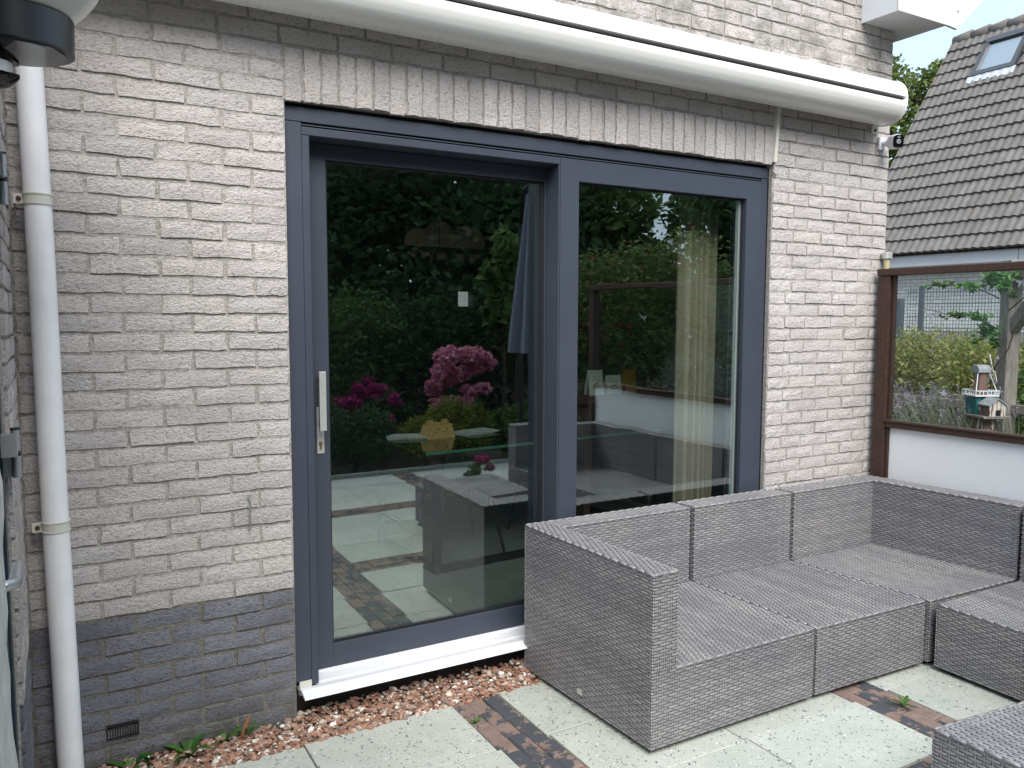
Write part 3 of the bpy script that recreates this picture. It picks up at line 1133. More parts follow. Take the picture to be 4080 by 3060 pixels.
# crushed brick along the wall
ico = [(0, 0, 1), (0.89, 0, 0.45), (0.28, 0.85, 0.45), (-0.72, 0.53, 0.45), (-0.72, -0.53, 0.45), (0.28, -0.85, 0.45),
       (0.72, 0.53, -0.45), (-0.28, 0.85, -0.45), (-0.89, 0, -0.45), (-0.28, -0.85, -0.45), (0.72, -0.53, -0.45), (0, 0, -1)]
icf = [(0, 1, 2), (0, 2, 3), (0, 3, 4), (0, 4, 5), (0, 5, 1), (1, 6, 2), (2, 7, 3), (3, 8, 4), (4, 9, 5), (5, 10, 1),
       (2, 6, 7), (3, 7, 8), (4, 8, 9), (5, 9, 10), (1, 10, 6), (6, 11, 7), (7, 11, 8), (8, 11, 9), (9, 11, 10), (10, 11, 6)]
icv = np.array(ico)
gr = MB()
rg = np.random.default_rng(4)
for k in range(7200):
    x = rg.uniform(-0.88, 1.9)
    yy = rg.uniform(-0.165, 0.02)
    if DX0 + 0.02 < x < DX1: yy = rg.uniform(-0.165, 0.042)
    if yy > 0.0 and x < DX0: yy = -0.002 - rg.uniform(0, .1)
    e = rg.random()
    s = 0.0048 + 0.0105 * e ** 2.2
    h = 0.004 + 0.030 * (yy + 0.17) / 0.18
    z = rg.uniform(-0.01, h)
    v = icv * (1 + rg.uniform(-0.32, 0.32, (12, 1))) * np.array([1.25, 0.95, 0.6]) * s
    a, b = rg.uniform(0, 2 * PI), rg.uniform(-0.7, 0.7)
    ca, sa, cb, sb = math.cos(a), math.sin(a), math.cos(b), math.sin(b)
    Rm = np.array([[ca, -sa, 0], [sa, ca, 0], [0, 0, 1]]) @ np.array([[1, 0, 0], [0, cb, -sb], [0, sb, cb]])
    v = v @ Rm.T + [x, yy, z]
    gr.add(v, icf, float(np.clip(rg.beta(1.6, 1.7) * (1.0 if rg.random() > 0.12 else 1.5), 0, 1)))
g_ = gr.build('gravel', M['gravel'])
g_['kind'] = 'stuff'
m = MB()
m.box(-0.888, 3.3, -0.165, 0.044, -0.054, -0.006)
tag(m.build('gravel_bed', simple('brick dust', (0.20, 0.09, 0.06), 0.95, var=0.4, nscale=60, bump=0.006, bscale=200)), None, None, None, 'structure')


# ------------------------------------------------------------------ foliage helpers
def leaf_mesh(name, mat, P, size, tint, up=0.35, aspect=0.5, seed=0, droop=None):
    """P: (n,3) centres; each leaf a folded four-point blade of two triangles"""
    r = np.random.default_rng(seed)
    n = len(P)
    d = r.normal(size=(n, 3))
    d[:, 2] = d[:, 2] * 0.5 + up
    if droop is not None: d = d * 0.5 + droop
    d /= np.linalg.norm(d, axis=1)[:, None]
    q = r.normal(size=(n, 3))
    sd_ = np.cross(d, q)
    sd_ /= np.linalg.norm(sd_, axis=1)[:, None] + 1e-9
    nn = np.cross(sd_, d)
    L = (np.asarray(size) * r.uniform(0.6, 1.25, n))[:, None]
    W = L * aspect
    a = P - d * L * 0.5
    b = P + sd_ * W * 0.5 + nn * L * 0.08
    c = P + d * L * 0.5
    e = P - sd_ * W * 0.5 + nn * L * 0.08
    V = np.stack([a, b, c, e], 1).reshape(-1, 3)
    F = np.arange(4 * n).reshape(-1, 4)
    me = bpy.data.meshes.new(name)
    me.vertices.add(4 * n)
    me.vertices.foreach_set('co', V.astype(np.float32).ravel())
    me.loops.add(4 * n)
    me.loops.foreach_set('vertex_index', F.ravel().astype(np.int32))
    me.polygons.add(n)
    me.polygons.foreach_set('loop_start', np.arange(0, 4 * n, 4, dtype=np.int32))
    me.polygons.foreach_set('loop_total', np.full(n, 4, dtype=np.int32))
    me.materials.append(mat)
    at = me.attributes.new('tint', 'FLOAT', 'POINT')
    at.data.foreach_set('value', np.repeat(np.clip(tint, 0, 1), 4).astype(np.float32))
    me.update(calc_edges=True)
    return me


def blob_points(blobs, n, seed, shell=0.55):
    """points in ellipsoids, denser to the outside, gathered in clumps"""
    r = np.random.default_rng(seed)
    vol = np.array([b[3] * b[4] * b[5] for b in blobs]) ** 0.67
    idx = r.choice(len(blobs), n, p=vol / vol.sum())
    B = np.array(blobs)[idx]
    d = r.normal(size=(n, 3))
    d /= np.linalg.norm(d, axis=1)[:, None]
    rad = shell + (1 - shell) * r.random(n) ** 0.6
    ncl = max(6, n // 55)
    cd_ = r.normal(size=(ncl, 3))
    cd_ /= np.linalg.norm(cd_, axis=1)[:, None]
    cl = r.integers(0, ncl, n)
    d = d * 0.30 + cd_[cl] * 1.0
    d /= np.linalg.norm(d, axis=1)[:, None]
    rad *= 0.82 + 0.30 * r.random(ncl)[cl]
    P = B[:, :3] + d * rad[:, None] * B[:, 3:6]
    t = 0.42 + 0.25 * r.normal(size=n) * 0.7 + 0.28 * (r.random(ncl)[cl] - 0.4)
    return P, t


def bush(name, mat, blobs, n, size, label, cat, seed, group=None, aspect=0.5, up=0.35, stem=True, droop=None, shell=0.45):
    cx = float(np.mean([b[0] for b in blobs]))
    cy = float(np.mean([b[1] for b in blobs]))
    root = empty(name, (cx, cy, 0), 0, label, cat, group)
    P, t = blob_points(blobs, n, seed, shell)
    me = leaf_mesh('foliage', mat, P - [cx, cy, 0], size, t, up, aspect, seed + 1, droop)
    link_mesh('foliage', me, root)
    if stem:
        m = MB()
        rr = random.Random(seed)
        for b in blobs[:6]:
            m.tube([(rr.uniform(-.05, .05) + (b[0] - cx) * 0.5, (b[1] - cy) * 0.5, -0.05), ((b[0] - cx) * 0.8, (b[1] - cy) * 0.8, b[2] * 0.5), (b[0] - cx, b[1] - cy, b[2])], [0.03, 0.02, 0.008], 6)
        m.build('stem', M['bark'], root, True)
    return root


# small weeds growing in the gravel and the joints
def weed(name, x, y, h, n, label, seed, spread=0.05, wid=0.018, group=None):
    r = random.Random(seed)
    m = MB()
    for k in range(n):
        a = 2 * PI * k / n + r.uniform(-0.5, 0.5)
        L = h * r.uniform(0.6, 1.1)
        out = spread * r.uniform(0.5, 1.3)
        pts = []
        for i in range(5):
            t = i / 4
            pts.append(Vector((math.cos(a) * out * t ** 1.2 * 1.4, math.sin(a) * out * t ** 1.2 * 1.4, L * (t - 0.55 * t * t) * 1.6)))
        sdv = Vector((-math.sin(a), math.cos(a), 0.15))
        vs_, fs_2 = [], []
        for i, p in enumerate(pts):
            wv = wid * (0.15 + math.sin(PI * min(0.97, 0.1 + i / 4.4))) * 0.5
            vs_ += [p - sdv * wv, p + Vector((0, 0, -wv * 0.3)), p + sdv * wv]
        for i in range(4):
            for j in range(2):
                fs_2.append((i * 3 + j, i * 3 + j + 1, i * 3 + j + 4, i * 3 + j + 3))
        m.add(vs_, fs_2, r.uniform(0.1, 0.9))
    o = m.build(name, LEAF['weed'], None, True, loc=(x, y, 0.004))
    return tag(o, label, 'weed', group)


weed('weed', -0.615, -0.035, 0.075, 4, 'broad green weed in the gravel right beside the drainpipe foot', 1, 0.05, 0.030)
weed('weed', -0.555, -0.045, 0.10, 2, 'tall single-leaved weed standing in front of the plinth vent', 8, 0.02, 0.028)
weed('weed', -0.42, -0.05, 0.085, 7, 'widest dark green fern weed at the foot of the plinth', 2, 0.085, 0.022)
weed('weed', -0.30, -0.03, 0.09, 5, 'slim dark green weed in the gravel nearer the door', 3, 0.06, 0.016)
weed('weed', -0.22, -0.03, 0.12, 6, 'pale thin grass tuft against the plinth near the door sill', 4, 0.06, 0.007)
weed('weed', 0.600, -0.33, 0.012, 5, 'tiny weed in the joint of the brick strip beside the large slab', 5, 0.018, 0.010)
weed('weed', 2.20, -1.085, 0.034, 9, 'small dandelion weed growing on the brick strip by the sofa', 6, 0.040, 0.012)
m = MB()
m.tube([(-0.235, -0.03, 0.02), (-0.222, -0.035, 0.06), (-0.205, -0.03, 0.10)], [0.006, 0.009, 0.003], 5)
tag(m.build('dry_leaf', simple('dry leaf', (0.30, 0.13, 0.05), 0.8), None, True), 'curled brown dry leaf standing against the plinth', 'leaf')

# ------------------------------------------------------------------ wicker sofa
def lerp(a, b, t): return a + (b - a) * t


def strands(mb, c00, c10, c11, c01, rnd, row=0.0118, per=0.050, sag=0.0, wear=0.0, lift=0.0):
    """weave one face: rows run from c00 to c10, stacked towards c01; bumps stand off the face"""
    c00, c10, c11, c01 = map(Vector, (c00, c10, c11, c01))
    U = ((c10 - c00).length + (c11 - c01).length) / 2
    V = ((c01 - c00).length + (c11 - c10).length) / 2
    nrm = (c10 - c00).cross(c01 - c00).normalized()
    nr = max(2, round(V / row))
    nu = max(2, round(U / per))

    def P(u, v, h):
        p = lerp(lerp(c00, c10, u), lerp(c01, c11, u), v) + nrm * (h + lift)
        if sag: p = p - nrm * sag * math.sin(PI * min(1, max(0, u))) * math.sin(PI * min(1, max(0, v)))
        return p
    hv = 0.40 / nr
    bl = 0.5 * 0.80
    band = 0.5
    hs = [0.0002, 0.0022, 0.0030, 0.0022, 0.0002]
    for j in range(nr):
        v = (j + 0.5) / nr
        band = 0.60 * band + 0.40 * rnd.uniform(0.15, 0.95)
        k0 = 0 if j % 2 else -0.5
        for k in range(nu + 1):
            uc = (k + 0.5 + k0) / nu
            u0, u1 = uc - bl / nu, uc + bl / nu
            if u1 <= 0.004 or u0 >= 0.996: continue
            u0, u1 = max(u0, 0.0), min(u1, 1.0)
            vs_, fs_2 = [], []
            jv = rnd.uniform(-0.06, 0.06) / nr
            for i in range(5):
                u = lerp(u0, u1, i / 4)
                h = hs[i]
                vs_ += [P(u, v - hv + jv, h * 0.55), P(u, v + jv, h + 0.0010), P(u, v + hv + jv, h * 0.55)]
            for i in range(4):
                for q in range(2):
                    fs_2.append((i * 3 + q, (i + 1) * 3 + q, (i + 1) * 3 + q + 1, i * 3 + q + 1))
            t = 0.70 * band + 0.30 * rnd.uniform(0.1, 0.95)
            if wear: t = lerp(t, rnd.uniform(0.8, 1.0), wear * rnd.random() * math.sin(PI * min(1, max(0, uc))) ** 0.5)
            mb.add(vs_, fs_2, min(1, t))
    # upright canes between the bumps
    hw = 0.0026 / U
    for k in range(2 * nu):
        u = (k + 0.5) / (2 * nu) if False else (k + 0.0) / (2 * nu) + 0.25 / nu * 0
        if u < 0.01 or u > 0.99: continue
        n_ = 5 if sag else 1
        vs_, fs_2 = [], []
        for i in range(n_ + 1):
            v = i / n_
            vs_ += [P(u - hw, v, 0.0004), P(u, v, 0.0014), P(u + hw, v, 0.0004)]
        for i in range(n_):
            for q in range(2):
                fs_2.append((i * 3 + q, i * 3 + q + 1, (i + 1) * 3 + q + 1, (i + 1) * 3 + q))
        mb.add(vs_, fs_2, rnd.uniform(0.3, 0.65))


def woven_block(name, parent, foot, z0, z1, faces, rnd, org, sag=0.0, wear=0.0, top_along_y=True, rim='FBLR', top=None, corners='', z0i=None):
    """foot: BL, BR, FR, FL corners (x, y) of a block; faces: letters of the woven sides (F front, B back, L left, R right, T top);
    top: corners of the woven part of the top; rim: edges with a wrapped cane"""
    O = Vector((org[0], org[1], 0))
    BL, BR, FR, FL = [Vector((p[0], p[1], 0)) - O for p in foot]
    Z = lambda p, z: Vector((p.x, p.y, z))
    core = MB()
    ins = 0.002
    cen = (BL + BR + FR + FL) / 4
    sh = lambda p, q=cen: p + (q - p).normalized() * ins
    zt = z1 - 0.003 - (0.017 + sag if sag else 0)
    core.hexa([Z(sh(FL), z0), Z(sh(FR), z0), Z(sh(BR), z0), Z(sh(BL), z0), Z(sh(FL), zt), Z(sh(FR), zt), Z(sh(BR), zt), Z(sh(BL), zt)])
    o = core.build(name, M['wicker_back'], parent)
    wv = MB()
    if 'F' in faces: strands(wv, Z(FL, z0), Z(FR, z0), Z(FR, z1), Z(FL, z1), rnd)
    if 'B' in faces: strands(wv, Z(BR, z0), Z(BL, z0), Z(BL, z1), Z(BR, z1), rnd)
    if 'L' in faces: strands(wv, Z(BL, z0), Z(FL, z0), Z(FL, z1), Z(BL, z1), rnd)
    if 'R' in faces: strands(wv, Z(FR, z0), Z(BR, z0), Z(BR, z1), Z(FR, z1), rnd)
    tBL, tBR, tFR, tFL = [Vector((p[0], p[1], 0)) - O for p in (top or foot)]
    if 'T' in faces:
        if top_along_y: strands(wv, Z(tFR, z1), Z(tBR, z1), Z(tBL, z1), Z(tFL, z1), rnd, sag=sag, wear=wear)
        else: strands(wv, Z(tFL, z1), Z(tFR, z1), Z(tBR, z1), Z(tBL, z1), rnd, sag=sag, wear=wear)
    ed = {'F': (tFL, tFR), 'B': (tBL, tBR), 'L': (tBL, tFL), 'R': (tFR, tBR)}
    for k, (a, b) in ed.items():
        if k in rim:
            nseg = max(3, round((b - a).length / 0.05))
            for i in range(nseg):
                p, q = a.lerp(b, i / nseg), a.lerp(b, (i + 0.985) / nseg)
                wv.tube([Z(p, z1 - 0.002), Z(p.lerp(q, 0.5), z1 - 0.0005), Z(q, z1 - 0.002)], [0.0048, 0.0056, 0.0048], 6, tint=rnd.uniform(0.38, 0.66))
    cs_ = {'1': FL, '2': FR, '3': BL, '4': BR}
    for k, c in cs_.items():
        if k in corners:
            n_ = max(2, round((z1 - z0) / 0.0118))
            for i in range(n_):
                za, zb = lerp(z0, z1, i / n_), lerp(z0, z1, (i + 0.92) / n_)
                wv.tube([Z(c, za), Z(c, (za + zb) / 2), Z(c, zb)], [0.002, 0.0042, 0.002], 5, tint=rnd.uniform(0.2, 0.75))
    wo = wv.build('wicker_weave', M['wicker'], o, True)
    wo.modifiers.clear()
    wo['kind'] = 'stuff'
    return o


ZB, ZS, ZA = 0.022, 0.312, 0.678
rs_ = random.Random(21)


def quad(BL, BR, FR, FL):
    def at(u, v):
        a = lerp(BL[0], BR[0], u), lerp(BL[1], BR[1], u)
        b = lerp(FL[0], FR[0], u), lerp(FL[1], FR[1], u)
        return (lerp(a[0], b[0], v), lerp(a[1], b[1], v))
    return at


_fm = MB()
_fm.lathe([(0.02, 0), (0.02, ZB + 0.003)], (0, 0, 0), 10)
FOOT = _fm.mesh('foot', M['black'])


def module(label, BL, BR, FR, FL, arm=None, back='B', wear=0.0, sag=0.008, sides='FLR'):
    """one seat of the set; arm 'L'/'R', back 'B' (towards the wall) or 'R' (towards the screen)"""
    q = quad(BL, BR, FR, FL)
    W = math.dist(FL, FR)
    D = math.dist(BL, FL)
    c = q(0.5, 0.5)
    root = empty('sofa_module', (c[0], c[1], 0), 0, label, 'sofa module', 'grey wicker sofa set')
    tb, ta = 0.118, 0.113
    u0, u1, v0, v1 = 0.0, 1.0, 0.0, 1.0
    bu, bv = tb / W, tb / D
    if arm == 'L': u0 = ta / W
    if arm == 'R': u1 = 1 - ta / W
    if back == 'R': u1 = 1 - bu
    if back == 'B':
        v0 = bv
        woven_block('backrest', root, [q(u0, 0), q(u1, 0), q(u1, bv), q(u0, bv)], ZS, ZA, 'FBLRT', rs_, c, top_along_y=False, rim='FB', corners='')
    else:
        woven_block('backrest', root, [q(u1, 0), q(1, 0), q(1, 1), q(u1, 1)], ZS, ZA, 'FBLRT', rs_, c, rim='LR', corners='12')
    if arm == 'L':
        woven_block('armrest', root, [q(0, 0), q(u0, 0), q(u0, 1), q(0, 1)], ZS, ZA, 'FBLRT', rs_, c, rim='FBLR', corners='123')
    if arm == 'R':
        woven_block('armrest', root, [q(u1, 0), q(1, 0), q(1, 1), q(u1, 1)], ZS, ZA, 'FBLRT', rs_, c, rim='FBLR', corners='124')
    if arm == 'F':
        v1 = 1 - ta / D
        woven_block('armrest', root, [q(0, v1), q(u1, v1), q(u1, 1), q(0, 1)], ZS, ZA, 'FBLT', rs_, c, top_along_y=False, rim='FBL', corners='13')
    st = woven_block('seat_base', root, [q(0, 0), q(1, 0), q(1, 1), q(0, 1)], ZB, ZS, 'FLRBT', rs_, c, sag=sag, wear=wear,
                     top=[q(u0, v0), q(u1, v0), q(u1, v1), q(u0, v1)], rim='F' + ('L' if arm != 'L' else '') + ('R' if back != 'R' and arm != 'R' else ''), corners='1234')
    u0, u1, v0, v1 = 0, 1, 0, 1
    for u, v in ((0.06, 0.08), (0.94, 0.08), (0.94, 0.92), (0.06, 0.92)):
        p = q(lerp(u0, u1, u), lerp(v0, v1, v))
        link_mesh('foot', FOOT, root, (p[0] - c[0], p[1] - c[1], 0))
    return root


m1 = module('left end sofa module with an armrest, nearest the sliding leaf', (1.003, -0.035), (1.862, -0.035), (1.902, -0.868), (1.042, -0.868), arm='L', wear=0.25)
m2 = module('armless middle sofa module between the left end and the corner', (1.884, -0.037), (2.550, -0.045), (2.618, -0.893), (1.922, -0.870))
m3 = module('corner sofa module with faded seat against the white screen panel', (2.574, -0.045), (3.330, -0.045), (3.418, -0.93), (2.642, -0.905), arm='R', wear=0.55, sag=0.022)
m4 = module('right side sofa module cut off by the right picture edge', (2.632, -0.945), (3.405, -0.95), (3.405, -1.66), (2.618, -1.66), back='R')
m5 = module('far end sofa module with armrest seen only mirrored in the door', (2.618, -1.675), (3.405, -1.675), (3.405, -2.60), (2.60, -2.60), arm='F', back='R')
m = MB()
m.box(-0.006, -0.001, -0.016, 0.016, -0.010, 0.010)
tg = m.build('maker_tag', M['steel'], m1, loc=(1.020 - m1.location.x, -0.448 - m1.location.y, 0.075))
ot = empty('ottoman', (1.93, -1.97, 0), 0, 'low square wicker footstool in the near right corner', 'footstool')
woven_block('seat_base', ot, [(1.560, -1.610), (2.262, -1.680), (2.31, -2.39), (1.612, -2.32)], ZB, ZS, 'FLRBT', rs_, (1.93, -1.97), sag=0.004, corners='1234')
for x, y in ((1.61, -1.66), (2.21, -1.73), (2.25, -2.33), (1.66, -2.27)):
    link_mesh('foot', FOOT, ot, (x - 1.93, y + 1.97, 0))

# ------------------------------------------------------------------ garden screen at the right
SA = math.radians(2.0)
scr = empty('garden_screen', (3.425, -0.05, 0), SA, 'brown wooden garden screen with a glass top and white lower panel', 'screen')


def sbox(name, x0, x1, y0, y1, z0, z1, mat, parent=scr, bevel=0.003):
    m = MB()
    m.box(x0, x1, y0, y1, z0, z1)
    return m.build(name, mat, parent, bevel=bevel)


YE = -2.75
sbox('corner_post', -0.035, 0.035, -0.055, 0.020, -0.02, 1.842, M['brown'])
sbox('end_post', -0.035, 0.035, YE - 0.07, YE, -0.02, 1.842, M['brown'])
sbox('top_rail', -0.042, 0.042, YE - 0.08, 0.024, 1.8435, 1.882, M['brown'])
sbox('middle_rail', -0.030, 0.030, YE, -0.056, 0.965, 0.998, M['brown'])
sbox('rail_lip', -0.040, 0.012, YE, -0.056, 0.999, 1.012, M['brown'], bevel=0.002)
sbox('bottom_rail', -0.030, 0.030, YE, -0.056, 0.06, 0.13, M['brown'])
sbox('glass_bead', -0.012, 0.012, -0.075, -0.0565, 1.0125, 1.8425, M['brown'], bevel=0.002)
sbox('panel_bead', -0.018, -0.004, -0.072, -0.0565, 0.131, 0.964, M['brown'], bevel=0.002)
sbox('white_panel', -0.003, 0.010, YE, -0.0725, 0.131, 0.9645, M['panel'], bevel=0)
gp = sbox('glass_pane', -0.003, 0.003, YE, -0.0755, 1.0125, 1.8425, M['glass_screen'], bevel=0)
M['decal'] = simple('grey bird sticker', (0.36, 0.38, 0.43), 0.6)
BIRD = [(-0.062, 0.030), (-0.048, 0.026), (-0.030, 0.010), (-0.008, 0.006), (0.010, -0.002), (0.022, -0.004), (0.034, 0.004), (0.050, 0.020), (0.062, 0.034),
        (0.058, 0.038), (0.044, 0.024), (0.030, 0.011), (0.016, 0.008), (0.000, -0.014), (-0.012, -0.034), (-0.018, -0.032), (-0.014, -0.012), (-0.026, -0.004), (-0.046, 0.018)]
BIRD2 = [(-0.04, 0.012), (-0.02, 0.004), (-0.006, 0.008), (0.004, 0.022), (0.014, 0.026), (0.012, 0.008), (0.036, 0.000), (0.024, -0.008), (0.004, -0.016), (-0.01, -0.012), (-0.024, 0.0)]
for (yy, zz, s, bp) in ((-0.348, 1.617, 1.0, BIRD), (-0.426, 1.19, 0.8, BIRD2), (-0.80, 1.785, 0.8, BIRD), (-1.5, 1.45, 0.9, BIRD2), (-2.1, 1.6, 1.0, BIRD)):
    m = MB()
    m.prism([(-p[0] * s, p[1] * s) for p in bp], 'x', -0.0042, -0.0032)
    m.build('bird_sticker', M['decal'], gp, loc=(0, yy + 0.05, zz))
sol = empty('solar_lamp', (3.462, -0.03, 1.883), 0, 'little solar lamp with a steel cap on the screen corner post', 'solar lamp')
m = MB()
m.lathe([(0.013, 0.001), (0.015, 0.01), (0.019, 0.062), (0.012, 0.062)], (0, 0, 0), 20)
m.build('lamp_glass', simple('yellowed lamp plastic', (0.55, 0.50, 0.30), 0.3), sol, True)
m = MB()
m.lathe([(0.010, 0.0625), (0.029, 0.0625), (0.029, 0.097), (0.02, 0.1)], (0, 0, 0), 24)
m.build('steel_cap', M['steel'], sol, True)

# ------------------------------------------------------------------ neighbouring house
XE, ZE, YV, XRG, ZRG = 13.378, 2.80, 7.888, 16.683, 7.613
RS = math.hypot(XRG - XE, ZRG - ZE)
ANG = math.atan2(ZRG - ZE, XRG - XE)
nh = empty('neighbour_house', (14.5, 3, 0), 0, 'neighbouring house with a steep grey tiled roof behind the screen', 'house')
noff = Vector((-14.5, -3, 0))


def roof_tile_mesh():
    wd, ln = 0.30, 0.345
    RIB = [0.0, 0.022, 0.026, 0.006, -0.002, 0.020, 0.024, 0.006, 0.004]
    m = MB()
    nx = 9
    vs_, fs_2 = [], []
    for s0, hh in ((0.0, 0.046), (ln, 0.004)):
        for i in range(nx):
            t = i / (nx - 1)
            vs_.append((s0, t * wd, hh + RIB[i]))
    for i in range(nx):
        t = i / (nx - 1)
        vs_.append((0.0, t * wd, -0.012 + RIB[i]))
    for i in range(nx - 1):
        fs_2.append((i, nx + i, nx + i + 1, i + 1))
        fs_2.append((2 * nx + i, i, i + 1, 2 * nx + i + 1))
    m.add(vs_, fs_2)
    return m


def tile_mat():
    t = NT('weathered concrete roof tile')
    t.set(0.9, 0, 0.25)
    p = t.pos()
    oi = t.n('ShaderNodeObjectInfo')
    c = t.ramp(t.noise(p, 4, 6, 0.65), [(0.3, (0.118, 0.109, 0.102)), (0.7, (0.172, 0.161, 0.152))])
    c = t.mix(1.0, c, t.ramp(oi.outputs['Random'], [(0, (0.93, 0.93, 0.93)), (1, (1.07, 1.06, 1.05))]), 'MULTIPLY')
    li = t.ramp(t.noise(p, 13, 4), [(0.70, (0, 0, 0)), (0.74, (1, 1, 1))])
    c = t.mix(li, c, (0.32, 0.20, 0.09))
    t.col(c)
    t.bump(t.noise(p, 60, 3), 0.4, 0.004)
    return t.m


M['tile'] = tile_mat()
tm = roof_tile_mesh()
tme = tm.mesh('roof_tile', M['tile'])
GA = RS / 18
NCOL = 22
Rt = Matrix.Rotation(-ANG, 4, 'Y')
cand = []
sky_y = (3.11, 3.60)
for r in range(18):
    for c in range(NCOL):
        s = r * GA
        y = YV - (c + 1) * 0.30
        if 2.95 < s + GA and s < 3.9 and False: continue
        p = Vector((XE - 0.05 + s * math.cos(ANG), y, ZE + s * math.sin(ANG)))
        cand.append((seen(p, 30), -p.y, r, c, p))
SKY0, SKY1, SKS0, SKS1 = 6.19, 6.95, 4.50, 5.47
cand = [t for t in cand if not (t[4].y + 0.02 > SKY0 - 0.12 and t[4].y + 0.28 < SKY1 + 0.12 and SKS0 - 0.16 < t[2] * GA + 0.1 and t[2] * GA + 0.25 < SKS1 + 0.12)]
cand.sort(key=lambda t: (not t[0], t[1] * 0 + (t[4] - CAM).length))
rt = MB()
rr3 = random.Random(31)
for n, (vis, _, r, c, p) in enumerate(cand):
    pj = p + Vector((0, 0, rr3.uniform(-0.004, 0.004)))
    if n < 300:
        ob = link_mesh('roof_tile', tme, nh, pj + noff, (0, -ANG, 0))
    else:
        rt.add([Rt @ Vector(v) + pj + noff for v in tm.v], tm.f)
if rt.v:
    rt.build('roof_tile_field', M['tile'], nh)['kind'] = 'stuff'
YN = YV - NCOL * 0.30
m = MB()
nx_, nz_ = -math.sin(ANG), math.cos(ANG)
m.prism([(XE, ZE - 0.02), (XRG, ZRG - 0.03), (XRG + 3.3, ZE - 0.02)], 'y', YN, YV - 0.02)
m.build('roof_deck', simple('roof underlay', (0.03, 0.028, 0.026), 0.9), nh, loc=noff)
m = MB()
for k in range(24):
    s = k * RS / 24
    m.tube([(XE + s * math.cos(ANG), YV + 0.005, ZE + s * math.sin(ANG) + 0.02), (XE + (s + RS / 24 * 0.97) * math.cos(ANG), YV + 0.005, ZE + (s + RS / 24) * math.sin(ANG) + 0.02)], 0.05, 6)
m.build('verge_mortar', simple('lichen verge', (0.22, 0.18, 0.12), 0.95, var=0.5, nscale=8), nh, loc=noff)
rc = MB()
rc.tube([(XRG, 0, ZRG + 0.02), (XRG, -0.40, ZRG + 0.045)], [0.115, 0.135], 14)
rcm = rc.mesh('ridge_tile', M['tile'], True)
for k in range(17):
    link_mesh('ridge_tile', rcm, nh, Vector((0, YV - k * 0.38, 0)) + noff)
m = MB()
m.box(XE + 0.06, XE + 0.09, YN, YV - 0.05, 2.575, 2.795)
m.build('fascia_board', M['fascia'], nh, loc=noff)
m = MB()
for yy in (4.57, 1.57, 7.57):
    m.box(XE + 0.055, XE + 0.0595, yy - 0.006, yy + 0.006, 2.575, 2.795)
m.build('fascia_joint', M['mortar'], nh, loc=noff)
m = MB()
m.box(XE + 0.055, XE + 0.45, YN, YV - 0.05, 2.55, 2.574)
m.build('eave_soffit', M['greywood'], nh, loc=noff)
m = MB()
m.box(XE + 0.45, XE + 0.75, YN, YV - 0.1, -0.1, 2.55)
m.prism([(XE + 0.45, 2.5), (XRG, ZRG - 0.15), (XRG + 3.0, 2.5)], 'y', YV - 0.35, YV - 0.1)
m.build('mortar_wall', M['mortar'], nh, loc=noff)
M['nbrick'] = brick_mat('neighbour white brick', (0.72, 0.72, 0.70), (0.82, 0.82, 0.80), weather=False, relief=0.006)
nb = MB()
nb.box(-0.012, 0.01, 0.0, 0.21, 0.0, 0.054)
nbm = nb.mesh('brick', M['nbrick'])
nbl = []
for i in range(18):
    for k in range(40):
        y = YV - 0.12 - (k + 1) * 0.222 + (0.11 if i % 2 else 0)
        if y < YN: continue
        p = Vector((XE + 0.45, y, 2.48 - i * 0.066))
        nbl.append((not (3.2 < y < 6.6), i, p))
nbl.sort(key=lambda t: (t[0], t[1]))
nrest = MB()
for n, (_, i, p) in enumerate(nbl):
    if n < 300: link_mesh('brick', nbm, nh, p + noff)
    else: nrest.add([Vector(v) + p + noff for v in nb.v], nb.f)
nrest.build('brick_field', M['nbrick'], nh)['kind'] = 'stuff'
# skylight
E1 = Vector((math.cos(ANG), 0, math.sin(ANG)))
NN = Vector((-math.sin(ANG), 0, math.cos(ANG)))
RO = Vector((XE, 0, ZE))


def rp_(s, y, h): return RO + E1 * s + NN * h + Vector((0, y, 0)) + noff


def rslab(mb, s0, s1, y0, y1, h0, h1):
    mb.hexa([rp_(s0, y0, h0), rp_(s1, y0, h0), rp_(s1, y1, h0), rp_(s0, y1, h0), rp_(s0, y0, h1), rp_(s1, y0, h1), rp_(s1, y1, h1), rp_(s0, y1, h1)])


M['skyframe'] = simple('dark grey skylight frame', (0.055, 0.06, 0.068), 0.4)
m = MB()
rslab(m, SKS0 - 0.02, SKS0 + 0.09, SKY0 - 0.06, SKY1 + 0.06, 0.0, 0.12)
rslab(m, SKS1 - 0.09, SKS1 + 0.05, SKY0 - 0.06, SKY1 + 0.06, 0.0, 0.13)
rslab(m, SKS0 + 0.09, SKS1 - 0.09, SKY0 - 0.06, SKY0 + 0.035, 0.0, 0.12)
rslab(m, SKS0 + 0.09, SKS1 - 0.09, SKY1 - 0.035, SKY1 + 0.06, 0.0, 0.12)
sk = m.build('skylight', M['skyframe'], nh)
m = MB()
rslab(m, SKS0 + 0.09, SKS1 - 0.09, SKY0 + 0.035, SKY1 - 0.035, 0.075, 0.085)
m.build('skylight_glass', M['glass_sky'], sk)
m = MB()
rslab(m, SKS0 + 0.07, SKS1 - 0.07, SKY0 + 0.033, SKY1 - 0.033, 0.0, 0.02)
m.build('skylight_blind', simple('pale blind', (0.72, 0.72, 0.80), 0.7), sk)
m = MB()
vs_, fs_2 = [], []
